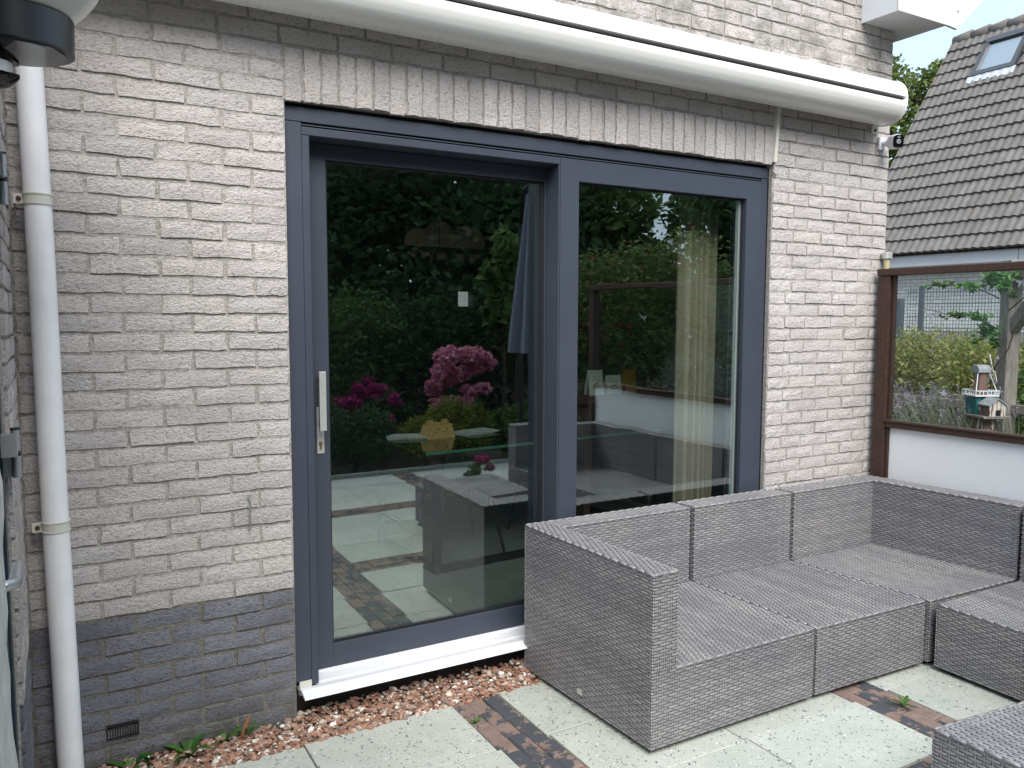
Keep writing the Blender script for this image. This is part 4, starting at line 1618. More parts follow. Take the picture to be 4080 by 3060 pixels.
for i in range(25):
    t = i / 24
    y = SKY0 - 0.10 + t * (SKY1 - SKY0 + 0.20)
    wv = 0.014 * math.sin(2 * PI * 5.5 * t)
    vs_ += [rp_(SKS0 - 0.02, y, 0.10 + wv * 0.3), rp_(SKS0 - 0.20 + wv, y, 0.088 + wv * 0.5)]
for i in range(24):
    fs_2.append((2 * i, 2 * i + 1, 2 * i + 3, 2 * i + 2))
m.add(vs_, fs_2)
m.build('lead_apron', simple('lead apron', (0.46, 0.48, 0.52), 0.5), sk)

# ------------------------------------------------------------------ tree beyond the corner
tr = empty('maple_tree', (24.6, 14.6, 0), 0, 'bright green leafy tree rising between the wall corner and the tiled roof', 'tree')
P, t = blob_points([(-0.6, 0.5, 9.4, 1.3, 1.3, 1.0), (0.9, -0.5, 9.3, 0.9, 0.9, 0.9), (-1.2, 0.9, 10.2, 0.9, 0.9, 0.75), (1.4, -0.8, 9.9, 0.6, 0.6, 0.5), (-0.2, 0.3, 7.9, 1.6, 1.6, 1.0), (0.6, -0.3, 6.6, 1.5, 1.5, 0.9), (-1.6, 1.2, 6.2, 1.4, 1.4, 1.0), (-0.8, 0.6, 5.0, 1.4, 1.4, 0.9)], 15000, 77, 0.35)
link_mesh('crown', leaf_mesh('crown', LEAF['tree'], P, 0.20, t, 0.2, 0.6, 5), tr)
m = MB()
m.tube([(0, 0, -0.1), (0.05, 0, 3.0), (0.0, 0.1, 6.0), (0.2, 0, 8.0), (-0.3, 0.3, 10.0)], [0.26, 0.2, 0.15, 0.09, 0.02], 10)
for a in range(9):
    an = a * 2.4
    z = 3.6 + a * 0.62
    m.tube([(0.02, 0.02, z), (0.6 * math.cos(an), 0.6 * math.sin(an), z + 0.5), (1.3 * math.cos(an), 1.3 * math.sin(an), z + 1.0)], [0.06, 0.035, 0.012], 6)
m.build('trunk', M['bark'], tr, True)

# ------------------------------------------------------------------ mesh fence, gate, hedge, planting seen through the screen
M['fence'] = simple('grey blue fence wire', (0.060, 0.075, 0.095), 0.5)
XF = 11.8
mf = empty('mesh_fence', (XF, 3.0, 0), 0, 'grey wire mesh garden fence with thick posts in front of the neighbouring wall', 'fence')
m = MB()
for k in range(125):
    y = 5.45 - k * 0.05 - 3.0
    m.box(-0.003, 0.003, y - 0.003, y + 0.003, 0.1, 2.09)
m.build('upright_wires', M['fence'], mf)['kind'] = 'stuff'
hw = MB()
hw.box(-0.012, -0.004, -0.75, 2.45, -0.005, 0.005)
hwm = hw.mesh('cross_wire', M['fence'])
for z in (2.03, 1.83, 1.63, 1.43, 1.23, 1.03, 0.83, 0.63, 0.43, 0.23):
    link_mesh('cross_wire', hwm, mf, (0, 0, z))
    link_mesh('cross_wire', hwm, mf, (0, -3.2, z))
po = MB()
po.box(-0.045, 0.005, -0.04, 0.04, 0, 2.11)
pom = po.mesh('fence_post', M['fence'])
for y in (5.176, 2.6, 0.1):
    link_mesh('fence_post', pom, mf, (-0.02, y - 3, 0))
gt = empty('fence_gate', (XF, 5.85, 0), 0, 'low wire gate beside the thick grey post at the mesh fence end', 'gate')
m = MB()
m.box(-0.05, 0.05, -0.31, -0.20, 0, 1.93)
m.box(-0.03, 0.03, -0.20, 1.0, 1.83, 1.89)
m.box(-0.03, 0.03, -0.20, 1.0, 0.1, 0.16)
m.build('gate_frame', M['fence'], gt)
m = MB()
for k in range(22):
    m.box(-0.004, 0.004, -0.16 + k * 0.05, -0.152 + k * 0.05, 0.16, 1.83)
for k in range(7):
    m.box(-0.010, -0.0045, -0.2, 1.0, 0.4 + k * 0.2, 0.41 + k * 0.2)
m.build('gate_wires', M['fence'], gt)['kind'] = 'stuff'

hb = []
rh = random.Random(41)
for k in range(15):
    y = 4.6 - k * 0.36
    hb.append((8.3 + rh.uniform(-0.35, 0.35), y, 0.80, 0.60, 0.42, 0.68 + rh.uniform(-0.08, 0.06)))
bush('hedge', LEAF['hedge'], hb, 60000, 0.058, 'broad yellow green hedge with reddish tips in front of the mesh fence', 'hedge', 5, up=0.5, shell=0.55)
bush('shrub', LEAF['lime'], [(6.9, 0.35, 0.75, 0.55, 0.5, 0.65), (7.0, -0.1, 0.85, 0.5, 0.45, 0.7), (6.7, 0.8, 0.6, 0.45, 0.4, 0.5)], 7000, 0.055, 'lime and amber shrub behind the windmill birdhouse', 'shrub', 6, up=0.4)
bush('shrub', LEAF['mid'], [(5.0, -0.13, 0.75, 0.24, 0.22, 0.45), (5.05, -0.5, 0.8, 0.36, 0.36, 0.55), (5.0, -0.12, 1.15, 0.16, 0.16, 0.16), (4.95, -1.0, 0.8, 0.36, 0.4, 0.6)], 6500, 0.060, 'glossy mid green shrub at the foot of the wooden pergola post', 'shrub', 7, up=0.3)
# lavender: arching stems with flower spikes
lv = empty('lavender', (4.5, 0.42, 0), 0, 'grey green lavender with arching mauve flower spikes behind the screen', 'lavender')
r_ = np.random.default_rng(8)
PS, TS, DS = [], [], []
sm_ = MB()
for k in range(330):
    x0, y0 = r_.uniform(-0.28, 0.3), r_.uniform(-0.62, 0.55)
    L = r_.uniform(0.20, 0.42)
    az = r_.normal(2.4, 0.7)
    ln = r_.uniform(0.25, 0.65)
    d = Vector((math.cos(az) * ln * 0.5, math.sin(az) * ln, 1)).normalized()
    a = Vector((x0, y0, 0.70))
    b = a + d * L
    sm_.tube([a - d * 0.2, a.lerp(b, 0.5) + Vector((0, 0, 0.01)), b], 0.0022, 4, False, tint=r_.uniform(0.1, 0.5))
    for q in range(12):
        PS.append(b + d * (0.006 * q) + Vector(r_.normal(0, 0.0035, 3)))
        TS.append(r_.uniform(0.68, 1.0))
sm_.build('stems', LEAF['lav'], lv, True)['kind'] = 'stuff'
link_mesh('flower_spikes', leaf_mesh('flower_spikes', LEAF['lav'], np.array(PS), 0.016, np.array(TS), 0.5, 0.6, 9), lv)
P, t = blob_points([(0, 0.25, 0.58, 0.32, 0.4, 0.38), (0.02, -0.3, 0.58, 0.32, 0.4, 0.34)], 7000, 12, 0.3)
link_mesh('foliage', leaf_mesh('foliage', LEAF['lav'], P, 0.07, t * 0.55, 0.9, 0.10, 10), lv)
# low grey rails of the raised bed
rl = empty('bed_rail', (4.72, 0.3, 0), 0, 'low weathered rail fence running behind the lavender', 'fence')
for z in (1.0, 0.80):
    m = MB()
    m.box(-0.015, 0.015, -1.4, 1.4, z - 0.03, z + 0.03)
    m.build('rail', M['greywood'], rl, bevel=0.003)
pm = MB()
pm.box(0.016, 0.07, -0.03, 0.03, -0.05, 1.06)
pmm = pm.mesh('post', M['greywood'])
for y in (-1.3, 0.0, 1.3):
    link_mesh('post', pmm, rl, (0, y, 0))

# stump and windmill birdhouse
SX, SY_ = 4.25, -0.195
st = MB()
nv = 18
prof_ = []
vs_, fs_2 = [], []
for i, z in enumerate((-0.05, 0.4, 0.8, 0.985)):
    for k in range(nv):
        a = 2 * PI * k / nv
        rr = 0.068 * (1 + 0.05 * math.sin(3 * a + 1) + 0.04 * math.sin(7 * a))
        vs_.append((rr * math.cos(a), rr * math.sin(a), z))
for i in range(3):
    for k in range(nv):
        fs_2.append((i * nv + k, i * nv + (k + 1) % nv, (i + 1) * nv + (k + 1) % nv, (i + 1) * nv + k))
fs_2.append(tuple(3 * nv + k for k in range(nv)))
st.add(vs_, fs_2)
tag(st.build('wooden_stump', M['peeling'], None, True, loc=(SX, SY_, 0)), 'thick wooden post with peeling paint carrying the windmill birdhouse', 'post')
wm = empty('windmill_birdhouse', (SX, SY_, 0.986), math.radians(64), 'painted wooden windmill birdhouse standing on a peeling post', 'birdhouse')
m = MB()
m.box(-0.12, 0.085, -0.085, 0.085, 0.0, 0.014)
m.build('base_board', M['greywood'], wm, bevel=0.002)
m = MB()
m.box(-0.012, 0.095, -0.055, 0.065, 0.0145, 0.118)
m.build('mill_house', M['millteal'], wm, bevel=0.002)
COFF = (-0.055, 0.0, 0)
m = MB()
m.prism([(-0.050, 0.0145), (0.050, 0.0145), (0.050, 0.084), (0.0, 0.120), (-0.050, 0.084)], 'x', -0.060, 0.037)
ctt = m.build('cottage', M['millbrick'], wm, loc=COFF)
m = MB()
m.prism([(-0.051, 0.0145), (0.051, 0.0145), (0.051, 0.084), (0.0, 0.120), (-0.051, 0.084)], 'x', -0.067, -0.0605)
gb = m.build('gable_front', M['peelwhite'], wm, loc=COFF)
m = MB()
m.box(-0.0685, -0.0672, -0.016, 0.012, 0.018, 0.055)
m.build('doorway', M['black'], gb)
for sg in (-1, 1):
    m = MB()
    m.hexa([(-0.076, sg * 0.059, 0.078), (0.037, sg * 0.059, 0.078), (0.037, 0, 0.1215), (-0.076, 0, 0.1215),
            (-0.076, sg * 0.059, 0.084), (0.037, sg * 0.059, 0.084), (0.037, 0, 0.1280), (-0.076, 0, 0.1280)])
    m.build('roof_board', M['felt'], wm, loc=COFF)
m = MB()
m.box(-0.028, 0.112, -0.072, 0.082, 0.1285, 0.136)
m.build('gallery_deck', M['plastic_white'], wm)
m = MB()
for x in (-0.026, -0.003, 0.02, 0.043, 0.066, 0.089, 0.110):
    for y in (-0.070, 0.080):
        m.box(x - 0.002, x + 0.002, y - 0.002, y + 0.002, 0.1365, 0.160)
for y in (-0.045, -0.02, 0.005, 0.03, 0.055):
    for x in (-0.026, 0.110):
        m.box(x - 0.002, x + 0.002, y - 0.002, y + 0.002, 0.1365, 0.160)
m.box(-0.029, 0.113, -0.0730, -0.0670, 0.1605, 0.166)
m.box(-0.029, 0.113, 0.0770, 0.0830, 0.1605, 0.166)
m.box(-0.029, -0.023, -0.0665, 0.0765, 0.1605, 0.166)
m.box(0.107, 0.113, -0.0665, 0.0765, 0.1605, 0.166)
m.build('gallery_railing', M['plastic_white'], wm)
m = MB()
m.lathe([(0.044, 0.1365), (0.030, 0.275)], (0.042, 0.005, 0), 8)
m.build('tower', M['millbrick'], wm)
m = MB()
m.prism([(0.042 - 0.042, 0.2755), (0.042 + 0.042, 0.2755), (0.042 + 0.038, 0.300), (0.042 + 0.018, 0.322), (0.042 - 0.018, 0.322), (0.042 - 0.038, 0.300)], 'y', -0.034, 0.048)
m.build('mill_cap', M['felt'], wm, bevel=0.003)
hub = Vector((0.030, -0.060, 0.296))
m = MB()
m.tube([(0.040, -0.03, 0.296), hub], 0.006, 8)
ax = (hub - Vector((0.040, -0.03, 0.296))).normalized()
e1 = ax.cross(Vector((0, 0, 1))).normalized()
e2 = e1.cross(ax).normalized()
for k in range(4):
    a = math.radians(38) + k * PI / 2
    d = e1 * math.cos(a) + e2 * math.sin(a)
    q = -e1 * math.sin(a) + e2 * math.cos(a)
    b = hub + d * 0.115
    m.tube([hub, b], 0.0028, 5)
    m.hexa([hub + d * .03 + q * .003, b + q * .003, b + q * .026, hub + d * .03 + q * .026,
            hub + d * .03 + q * .003 + ax * .003, b + q * .003 + ax * .003, b + q * .026 + ax * .003, hub + d * .03 + q * .026 + ax * .003])
m.build('sails', M['peelwhite'], wm)
m = MB()
m.tube([(-0.024, 0.078, 0.138), (0.020, 0.040, 0.292)], 0.003, 5)
m.tube([(-0.024, -0.068, 0.138), (0.020, -0.025, 0.292)], 0.003, 5)
m.build('tail_poles', M['plastic_white'], wm)

# pergola post with beam, brace and climber
pg = empty('pergola', (4.72, -0.065, 0), math.radians(-25), 'weathered grey pergola post with beam and diagonal brace', 'pergola')
m = MB()
m.box(-0.045, 0.045, -0.045, 0.045, -0.05, 1.98)
pgp = m.build('post', M['greywood'], pg, bevel=0.004)
m = MB()
m.box(-0.035, 0.035, -1.6, -0.046, 1.86, 1.97)
m.build('beam', M['greywood'], pg, bevel=0.004)
m = MB()
m.hexa([(-0.03, -0.046, 1.50), (0.03, -0.046, 1.50), (0.03, -0.046, 1.60), (-0.03, -0.046, 1.60), (-0.03, -0.36, 1.82), (0.03, -0.36, 1.82), (0.03, -0.30, 1.858), (-0.03, -0.30, 1.858)])
m.build('brace', M['greywood'], pg)
cl = empty('climber', (4.68, -0.06, 0), 0, 'thin leafy climber twining round the pergola post', 'climbing plant')
m = MB()
pts = [(0.07 * math.cos(a * 1.3) - 0.02, 0.07 * math.sin(a * 1.3), 0.2 + 0.15 * a) for a in range(12)]
m.tube(pts, 0.006, 5)
for sg, zz in ((1, 1.78), (1, 1.58), (-1, 1.70)):
    m.tube([(-0.03, 0.03 * sg, zz - 0.05), (-0.10, 0.16 * sg, zz + 0.03), (-0.14, 0.34 * sg, zz + 0.05), (-0.15, 0.52 * sg, zz + 0.10)], [0.005, 0.004, 0.003, 0.0015], 5)
m.build('stem', M['bark'], cl, True)
P, t = blob_points([(-0.05, 0.04, 1.80, 0.13, 0.16, 0.12), (-0.12, 0.30, 1.81, 0.05, 0.26, 0.05), (-0.1, 0.22, 1.60, 0.05, 0.20, 0.05), (-0.05, 0.08, 1.45, 0.07, 0.10, 0.14), (0.0, -0.3, 1.9, 0.1, 0.3, 0.1)], 700, 15, 0.2)
link_mesh('foliage', leaf_mesh('foliage', LEAF['weed'], P, 0.055, t + 0.2, 0.2, 0.42, 16), cl)

# ------------------------------------------------------------------ room behind the door
RX0, RX1, RY0, RY1, RZ0, RZ1 = -0.6, 3.32, 0.30, 3.2, 0.10, 2.62
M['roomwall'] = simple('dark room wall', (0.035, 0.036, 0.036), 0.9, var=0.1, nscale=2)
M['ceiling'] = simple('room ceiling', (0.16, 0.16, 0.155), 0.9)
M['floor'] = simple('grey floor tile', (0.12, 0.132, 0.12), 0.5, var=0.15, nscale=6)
SWY0, SWY1, SWZ0, SWZ1 = 1.0, 2.9, 1.0, 2.35
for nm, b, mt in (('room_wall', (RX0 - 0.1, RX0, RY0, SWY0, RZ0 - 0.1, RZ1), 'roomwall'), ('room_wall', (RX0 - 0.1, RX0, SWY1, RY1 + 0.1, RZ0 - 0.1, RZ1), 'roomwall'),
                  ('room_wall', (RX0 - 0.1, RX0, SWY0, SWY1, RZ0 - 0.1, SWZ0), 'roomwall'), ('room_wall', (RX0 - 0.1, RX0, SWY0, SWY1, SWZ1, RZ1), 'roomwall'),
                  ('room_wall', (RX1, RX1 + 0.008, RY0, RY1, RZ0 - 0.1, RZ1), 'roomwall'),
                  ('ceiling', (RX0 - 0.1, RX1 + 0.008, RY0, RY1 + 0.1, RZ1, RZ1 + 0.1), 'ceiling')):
    m = MB()
    m.box(*b)
    tag(m.build(nm, M[mt]), None, None, None, 'structure')
m = MB()
WN = (2.255, 2.40, 1.69, 1.82)      # small far window
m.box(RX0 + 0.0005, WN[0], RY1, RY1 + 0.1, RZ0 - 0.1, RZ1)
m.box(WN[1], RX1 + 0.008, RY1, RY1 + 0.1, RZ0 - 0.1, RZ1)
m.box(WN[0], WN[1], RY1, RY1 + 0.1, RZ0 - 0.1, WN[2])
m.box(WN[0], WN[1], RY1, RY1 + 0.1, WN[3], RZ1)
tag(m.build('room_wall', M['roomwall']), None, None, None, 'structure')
fl = empty('room_floor', (0, 0, RZ0), 0, None, None, None, 'structure')
m = MB()
m.box(RX0 - 0.1, RX1, RY0 - 0.05, RY1, -0.12, -0.006)
m.build('screed', simple('tile grout', (0.30, 0.30, 0.28), 0.9), fl)
ftm = MB()
ftm.box(0, 0.896, 0, 0.896, -0.006, 0.0)
ftme = ftm.mesh('floor_tile', M['floor'])
for i in range(4):
    for j in range(3):
        link_mesh('floor_tile', ftme, fl, (RX0 + 0.2 + i * 0.9, RY0 - 0.04 + j * 0.9, 0))
M['blackmetal'] = simple('black metal', (0.012, 0.012, 0.014), 0.45)
# dining table
tb = empty('dining_table', (1.95, 1.5, RZ0), math.radians(4), 'glass topped dining table on a black metal frame inside the room', 'table')
m = MB()
m.box(-0.95, 0.95, -0.33, 0.55, 0.715, 0.730)
m.build('table_top', glass_mat('table glass', (0.62, 0.80, 0.72), 0.06), tb)
m = MB()
m.box(-0.952, 0.952, -0.334, -0.3305, 0.7145, 0.7305)
m.build('glass_edge', M['glass_table'], tb)
lg = MB()
lg.box(-0.02, 0.02, -0.30, -0.26, 0.0, 0.712)
lg.box(-0.02, 0.02, 0.46, 0.50, 0.0, 0.712)
lg.box(-0.02, 0.02, -0.26, 0.46, 0.0, 0.04)
lg.box(-0.02, 0.02, -0.26, 0.46, 0.672, 0.712)
lgm = lg.mesh('leg_frame', M['blackmetal'])
for x in (-0.86, 0.86):
    link_mesh('leg_frame', lgm, tb, (x, 0, 0))
m = MB()
m.box(-0.84, 0.84, -0.30, -0.26, 0.0, 0.04)
m.build('floor_bar', M['blackmetal'], tb)


def chair(x, y, rz, label):
    c = empty('dining_chair', (x, y, RZ0), rz, label, 'chair', 'dining chairs at the glass table')
    sh_ = simple('dark chair shell', (0.035, 0.036, 0.042), 0.7)
    m = MB()
    m.box(-0.22, 0.22, -0.21, 0.21, 0.43, 0.48)
    m.build('seat', sh_, c, bevel=0.02)
    m = MB()
    m.hexa([(-0.21, 0.17, 0.50), (0.21, 0.17, 0.50), (0.21, 0.22, 0.50), (-0.21, 0.22, 0.50), (-0.19, 0.22, 0.68), (0.19, 0.22, 0.68), (0.19, 0.26, 0.68), (-0.19, 0.26, 0.68)])
    m.build('backrest', sh_, c, bevel=0.015)
    for sx in (-1, 1):
        for sy in (-1, 1):
            m = MB()
            m.tube([(sx * 0.15, sy * 0.14, 0.43), (sx * 0.23, sy * 0.22, 0.0)], [0.014, 0.009], 8)
            m.build('leg', M['blackmetal'], c, True)
    return c


chair(1.42, 1.52, math.radians(180), 'dark chair under the left half of the glass table')
chair(2.15, 1.55, math.radians(172), 'dark chair under the right half of the glass table')
# cake box and papers on the table
cb = empty('cake_box', (1.33, 1.62, 0.8305), math.radians(8), 'brown cardboard cake box with a carry handle on the glass table', 'box')
M['card'] = simple('brown card', (0.50, 0.32, 0.14), 0.8, var=0.15, nscale=30)
m = MB()
m.hexa([(-0.10, -0.06, 0), (0.10, -0.06, 0), (0.10, 0.06, 0), (-0.10, 0.06, 0), (-0.088, -0.035, 0.085), (0.088, -0.035, 0.085), (0.088, 0.035, 0.085), (-0.088, 0.035, 0.085)])
m.build('carton', M['card'], cb)
m = MB()
m.prism([(-0.088, 0.0855), (0.088, 0.0855), (0.075, 0.112), (0.035, 0.115), (0.03, 0.098), (-0.03, 0.098), (-0.035, 0.115), (-0.075, 0.112)], 'y', -0.004, 0.004)
m.build('handle_flap', M['card'], cb)
m = MB()
for k in range(7):
    m.lathe([(0.006, 0), (0.006, 0.0008)], (-0.07 + k * 0.023, -0.062 + 0.0, 0.02 + 0.02 * (k % 3)), 8, 'y')
m.build('printed_dots', simple('dark print', (0.10, 0.07, 0.03), 0.8), cb, loc=(0, 0.012, 0))
for x, y, rz, lb in ((1.62, 1.66, 0.2, 'fan of white papers on the glass table right of the cake box'), (1.15, 1.68, -0.3, 'loose pale sheet on the glass table left of the cake box')):
    m = MB()
    for k in range(5):
        m.hexa([(-0.13 + k * 0.01, -0.09, 0.0015 + k * 0.003), (0.10 + k * 0.015, -0.08, 0.0015 + k * 0.003), (0.10 + k * 0.015, 0.1, 0.0015 + k * 0.003), (-0.13 + k * 0.01, 0.09, 0.0015 + k * 0.003),
                (-0.13 + k * 0.01, -0.09, 0.0025 + k * 0.003), (0.10 + k * 0.015, -0.08, 0.0025 + k * 0.003), (0.10 + k * 0.015, 0.1, 0.0025 + k * 0.003), (-0.13 + k * 0.01, 0.09, 0.0025 + k * 0.003)])
    tag(m.build('papers', simple('white paper', (0.7, 0.72, 0.74), 0.8), None, loc=(x, y, 0.8305), rot=(0, 0, rz)), lb, 'papers')
# pendant lamp with six smoked globes
pd = empty('pendant_lamp', (1.30, 1.6, 1.87), 0, 'black bar pendant lamp with a row of smoked globe bulbs above the table', 'ceiling lamp')
m = MB()
m.box(-0.30, 0.40, -0.03, 0.03, 0.135, 0.165)
m.build('lamp_bar', M['blackmetal'], pd)
for x in (-0.225, 0.045):
    m = MB()
    m.tube([(x, 0, 0.165), (x, 0, 0.75)], 0.004, 6)
    m.build('hanging_wire', M['blackmetal'], pd)
bm_ = MB()
bm_.lathe([(0.012, 0.055), (0.016, 0.05)] + [(0.048 * math.cos(a), 0.048 * math.sin(a)) for a in np.linspace(math.radians(68), math.radians(-88), 14)], (0, 0, 0), 20)
bmm = bm_.mesh('smoked_bulb', simple('smoked bulb glass', (0.012, 0.014, 0.014), 0.06, spec=0.8), True)
sk_ = MB()
sk_.lathe([(0.018, 0.052), (0.02, 0.135)], (0, 0, 0), 12)
skm = sk_.mesh('bulb_socket', M['blackmetal'])
for x in (0.235, 0.11, 0.0, -0.10, -0.19, -0.27):
    b = link_mesh('smoked_bulb', bmm, pd, (x, 0, 0))
    link_mesh('bulb_socket', skm, b)
# round discs on the far wall
M['disc'] = simple('dusky pink disc', (0.74, 0.50, 0.46), 0.8)
for x, z, r, lb in ((1.89, 2.211, 0.127, 'smallest and leftmost of the three dusky pink wall discs'), (2.06, 2.238, 0.162, 'middle one of the three dusky pink wall discs'), (2.342, 2.23, 0.16, 'rightmost of the three dusky pink wall discs')):
    m = MB()
    m.lathe([(r, 0), (r, -0.02), (r * 0.95, -0.024)], (x, 3.195 - (0.03 if r == 0.162 else 0), z), 40, 'y')
    tag(m.build('wall_disc', M['disc']), lb, 'wall disc')
# curtains beside the fixed pane
def curtain(name, x0, x1, y, z0, z1, mat, label, seed, amp=0.035, waves=5):
    m = MB()
    r = random.Random(seed)
    n = 60
    vs_, fs_2 = [], []
    ph = r.uniform(0, 6)
    for z in (z0, z0 + 0.5, (z0 + z1) / 2, z1):
        for i in range(n):
            t = i / (n - 1)
            a = amp * (math.sin(2 * PI * waves * t + ph + 0.2 * math.sin(z)) + 0.35 * math.sin(2 * PI * waves * 2.3 * t + z))
            vs_.append((lerp(x0, x1, t), y + a, z))
    for j in range(3):
        for i in range(n - 1):
            fs_2.append((j * n + i, j * n + i + 1, (j + 1) * n + i + 1, (j + 1) * n + i))
    m.add(vs_, fs_2)
    o = m.build(name, mat, None, True)
    o.modifiers.clear()
    so = o.modifiers.new('thick', 'SOLIDIFY')
    so.thickness = 0.002
    return tag(o, label, 'curtain')


M['curtain'] = simple('beige linen curtain', (0.30, 0.26, 0.19), 0.9, var=0.1, nscale=50)
curtain('curtain', 2.20, 2.43, 0.31, RZ0 + 0.01, 2.45, M['curtain'], 'beige linen curtain gathered behind the right edge of the fixed pane', 3)
cs = empty('console', (2.75, 1.35, RZ0), 0, 'narrow dark console shelf carrying cards inside the room', 'shelf')
m = MB()
m.box(-0.62, 0.5, -0.16, 0.16, 0.94, 0.985)
m.build('shelf_top', M['brown'], cs)
for x in (-0.55, 0.44):
    m = MB()
    m.box(x, x + 0.05, -0.13, 0.13, 0, 0.939)
    m.build('leg', M['brown'], cs)
PAP = simple('white card', (0.62, 0.66, 0.62), 0.7)
DRAW = simple('card drawing ink', (0.28, 0.24, 0.16), 0.7)


def card(x, y, w_, h_, mat, label, rz, draw=True):
    c = empty('greeting_card', (x, y, RZ0 + 0.986), rz, label, 'card')
    m = MB()
    m.hexa([(-w_ / 2, 0, 0), (w_ / 2, 0, 0), (w_ / 2, 0.004, 0), (-w_ / 2, 0.004, 0), (-w_ / 2, 0.025, h_), (w_ / 2, 0.025, h_), (w_ / 2, 0.029, h_), (-w_ / 2, 0.029, h_)])
    m.build('card_front', mat, c)
    m = MB()
    m.hexa([(-w_ / 2, 0.06, 0), (w_ / 2, 0.06, 0), (w_ / 2, 0.064, 0), (-w_ / 2, 0.064, 0), (-w_ / 2, 0.030, h_), (w_ / 2, 0.030, h_), (w_ / 2, 0.034, h_), (-w_ / 2, 0.034, h_)])
    m.build('card_back', mat, c)
    if draw:
        m = MB()
        m.tube([(-0.03, 0.006, h_ * 0.36), (-0.015, 0.0045, h_ * 0.30), (0.015, 0.0045, h_ * 0.30), (0.03, 0.006, h_ * 0.36)], 0.0025, 5)
        m.tube([(-0.018, 0.0075, h_ * 0.40), (-0.005, 0.0085, h_ * 0.48), (0.012, 0.009, h_ * 0.46), (0.018, 0.0115, h_ * 0.58)], 0.004, 5)
        m.tube([(-0.012, 0.007, h_ * 0.42), (-0.012, 0.005, h_ * 0.32)], 0.0025, 5)
        m.tube([(0.012, 0.007, h_ * 0.44), (0.012, 0.005, h_ * 0.32)], 0.0025, 5)
        m.build('drawing', DRAW, c)


card(2.32, 1.25, 0.12, 0.165, PAP, 'upright white card with a small rocking horse drawing on the console', 0.05)
card(2.48, 1.27, 0.11, 0.125, PAP, 'smaller pale leaning card beside the rocking horse card', -0.15)
card(2.64, 1.29, 0.10, 0.16, simple('orange card', (0.42, 0.22, 0.04), 0.7), 'orange and green folded card at the right on the console', 0.1, False)

# ------------------------------------------------------------------ garden behind the camera (mirrored in the panes)
m = MB()
m.box(-0.885, 9.0, -4.40, -4.345, -0.05, 0.02)
tag(m.build('kerb', M['slab']), None, None, None, 'structure')
hyd = empty('hydrangea', (3.30, -5.0, 0), 0, 'large pink hydrangea bush in full flower in the garden bed', 'hydrangea')


def heads(root, blobs, n, rad, mat, seed, per=46):
    P, _ = blob_points(blobs, n, seed, 0.85)
    r = np.random.default_rng(seed + 3)
    Q, T = [], []
    for p in P:
        d = r.normal(size=(per, 3))
        d /= np.linalg.norm(d, axis=1)[:, None]
        Q.append(p + d * rad * r.uniform(0.85, 1.1, (per, 1)))
        T.append(np.clip(0.35 + 0.45 * d[:, 2] * 0.3 + r.normal(0, 0.2, per) + r.uniform(-.15, .25), 0, 1))
    link_mesh('flower_heads', leaf_mesh('flower_heads', mat, np.concatenate(Q), rad * 0.75, np.concatenate(T), 0.2, 0.9, seed + 4), root)


hb2 = [(0, 0.05, 0.88, 0.42, 0.36, 0.34), (0.20, 0.1, 0.96, 0.30, 0.30, 0.26), (-0.22, 0.12, 0.80, 0.26, 0.26, 0.24)]
heads(hyd, hb2, 230, 0.058, LEAF['pink'], 51)
P, t = blob_points([(0, 0, 0.38, 0.36, 0.34, 0.36)], 1600, 53, 0.3)
link_mesh('foliage', leaf_mesh('foliage', LEAF['mid'], P, 0.10, t, 0.3, 0.6, 54), hyd)
mg = empty('hydrangea', (2.45, -5.4, 0), 0, 'magenta flowering bush left of the large pink hydrangea', 'hydrangea')
mb2 = [(0, 0, 0.80, 0.30, 0.28, 0.14), (0.16, 0.1, 0.68, 0.24, 0.24, 0.12), (-0.30, 0.1, 0.66, 0.22, 0.2, 0.10), (0.05, 0.2, 0.46, 0.22, 0.2, 0.10)]
heads(mg, mb2, 110, 0.045, LEAF['magenta'], 61)
P, t = blob_points([(0, 0, 0.5, 0.4, 0.35, 0.35)], 1800, 63, 0.3)
link_mesh('foliage', leaf_mesh('foliage', LEAF['dark'], P, 0.09, t, 0.3, 0.6, 64), mg)
bush('shrub', LEAF['lime'], [(2.95, -4.55, 0.42, 0.36, 0.26, 0.30), (3.25, -4.6, 0.36, 0.3, 0.24, 0.28), (2.6, -4.6, 0.30, 0.28, 0.22, 0.24)], 5200, 0.050, 'low yellow green shrub at the front of the garden bed', 'shrub', 71, up=0.4)
bush('shrub', LEAF['mid'], [(3.75, -4.6, 0.32, 0.36, 0.24, 0.28), (4.2, -4.7, 0.36, 0.4, 0.3, 0.32)], 4600, 0.055, 'fresh green low shrub right of the lime one', 'shrub', 72, up=0.4)
bush('shrub', LEAF['dark'], [(1.5, -4.75, 0.35, 0.5, 0.35, 0.38), (2.05, -4.7, 0.32, 0.35, 0.3, 0.34)], 5200, 0.05, 'dark low clipped shrub at the left end of the bed', 'shrub', 73, up=0.3)
bush('shrub', LEAF['mid'], [(1.9, -6.2, 1.1, 0.75, 0.6, 0.9), (2.6, -6.6, 1.2, 0.8, 0.6, 0.8), (1.5, -5.9, 0.8, 0.5, 0.5, 0.7)], 8500, 0.085, 'tall loose green shrub behind the magenta flowers', 'shrub', 74, up=0.3)
bush('shrub', LEAF['dark'], [(3.6, -6.6, 1.1, 0.8, 0.6, 0.9), (4.5, -6.4, 1.2, 0.7, 0.6, 1.0)], 7000, 0.09, 'dark green shrub behind the pink hydrangea', 'shrub', 75, up=0.2)
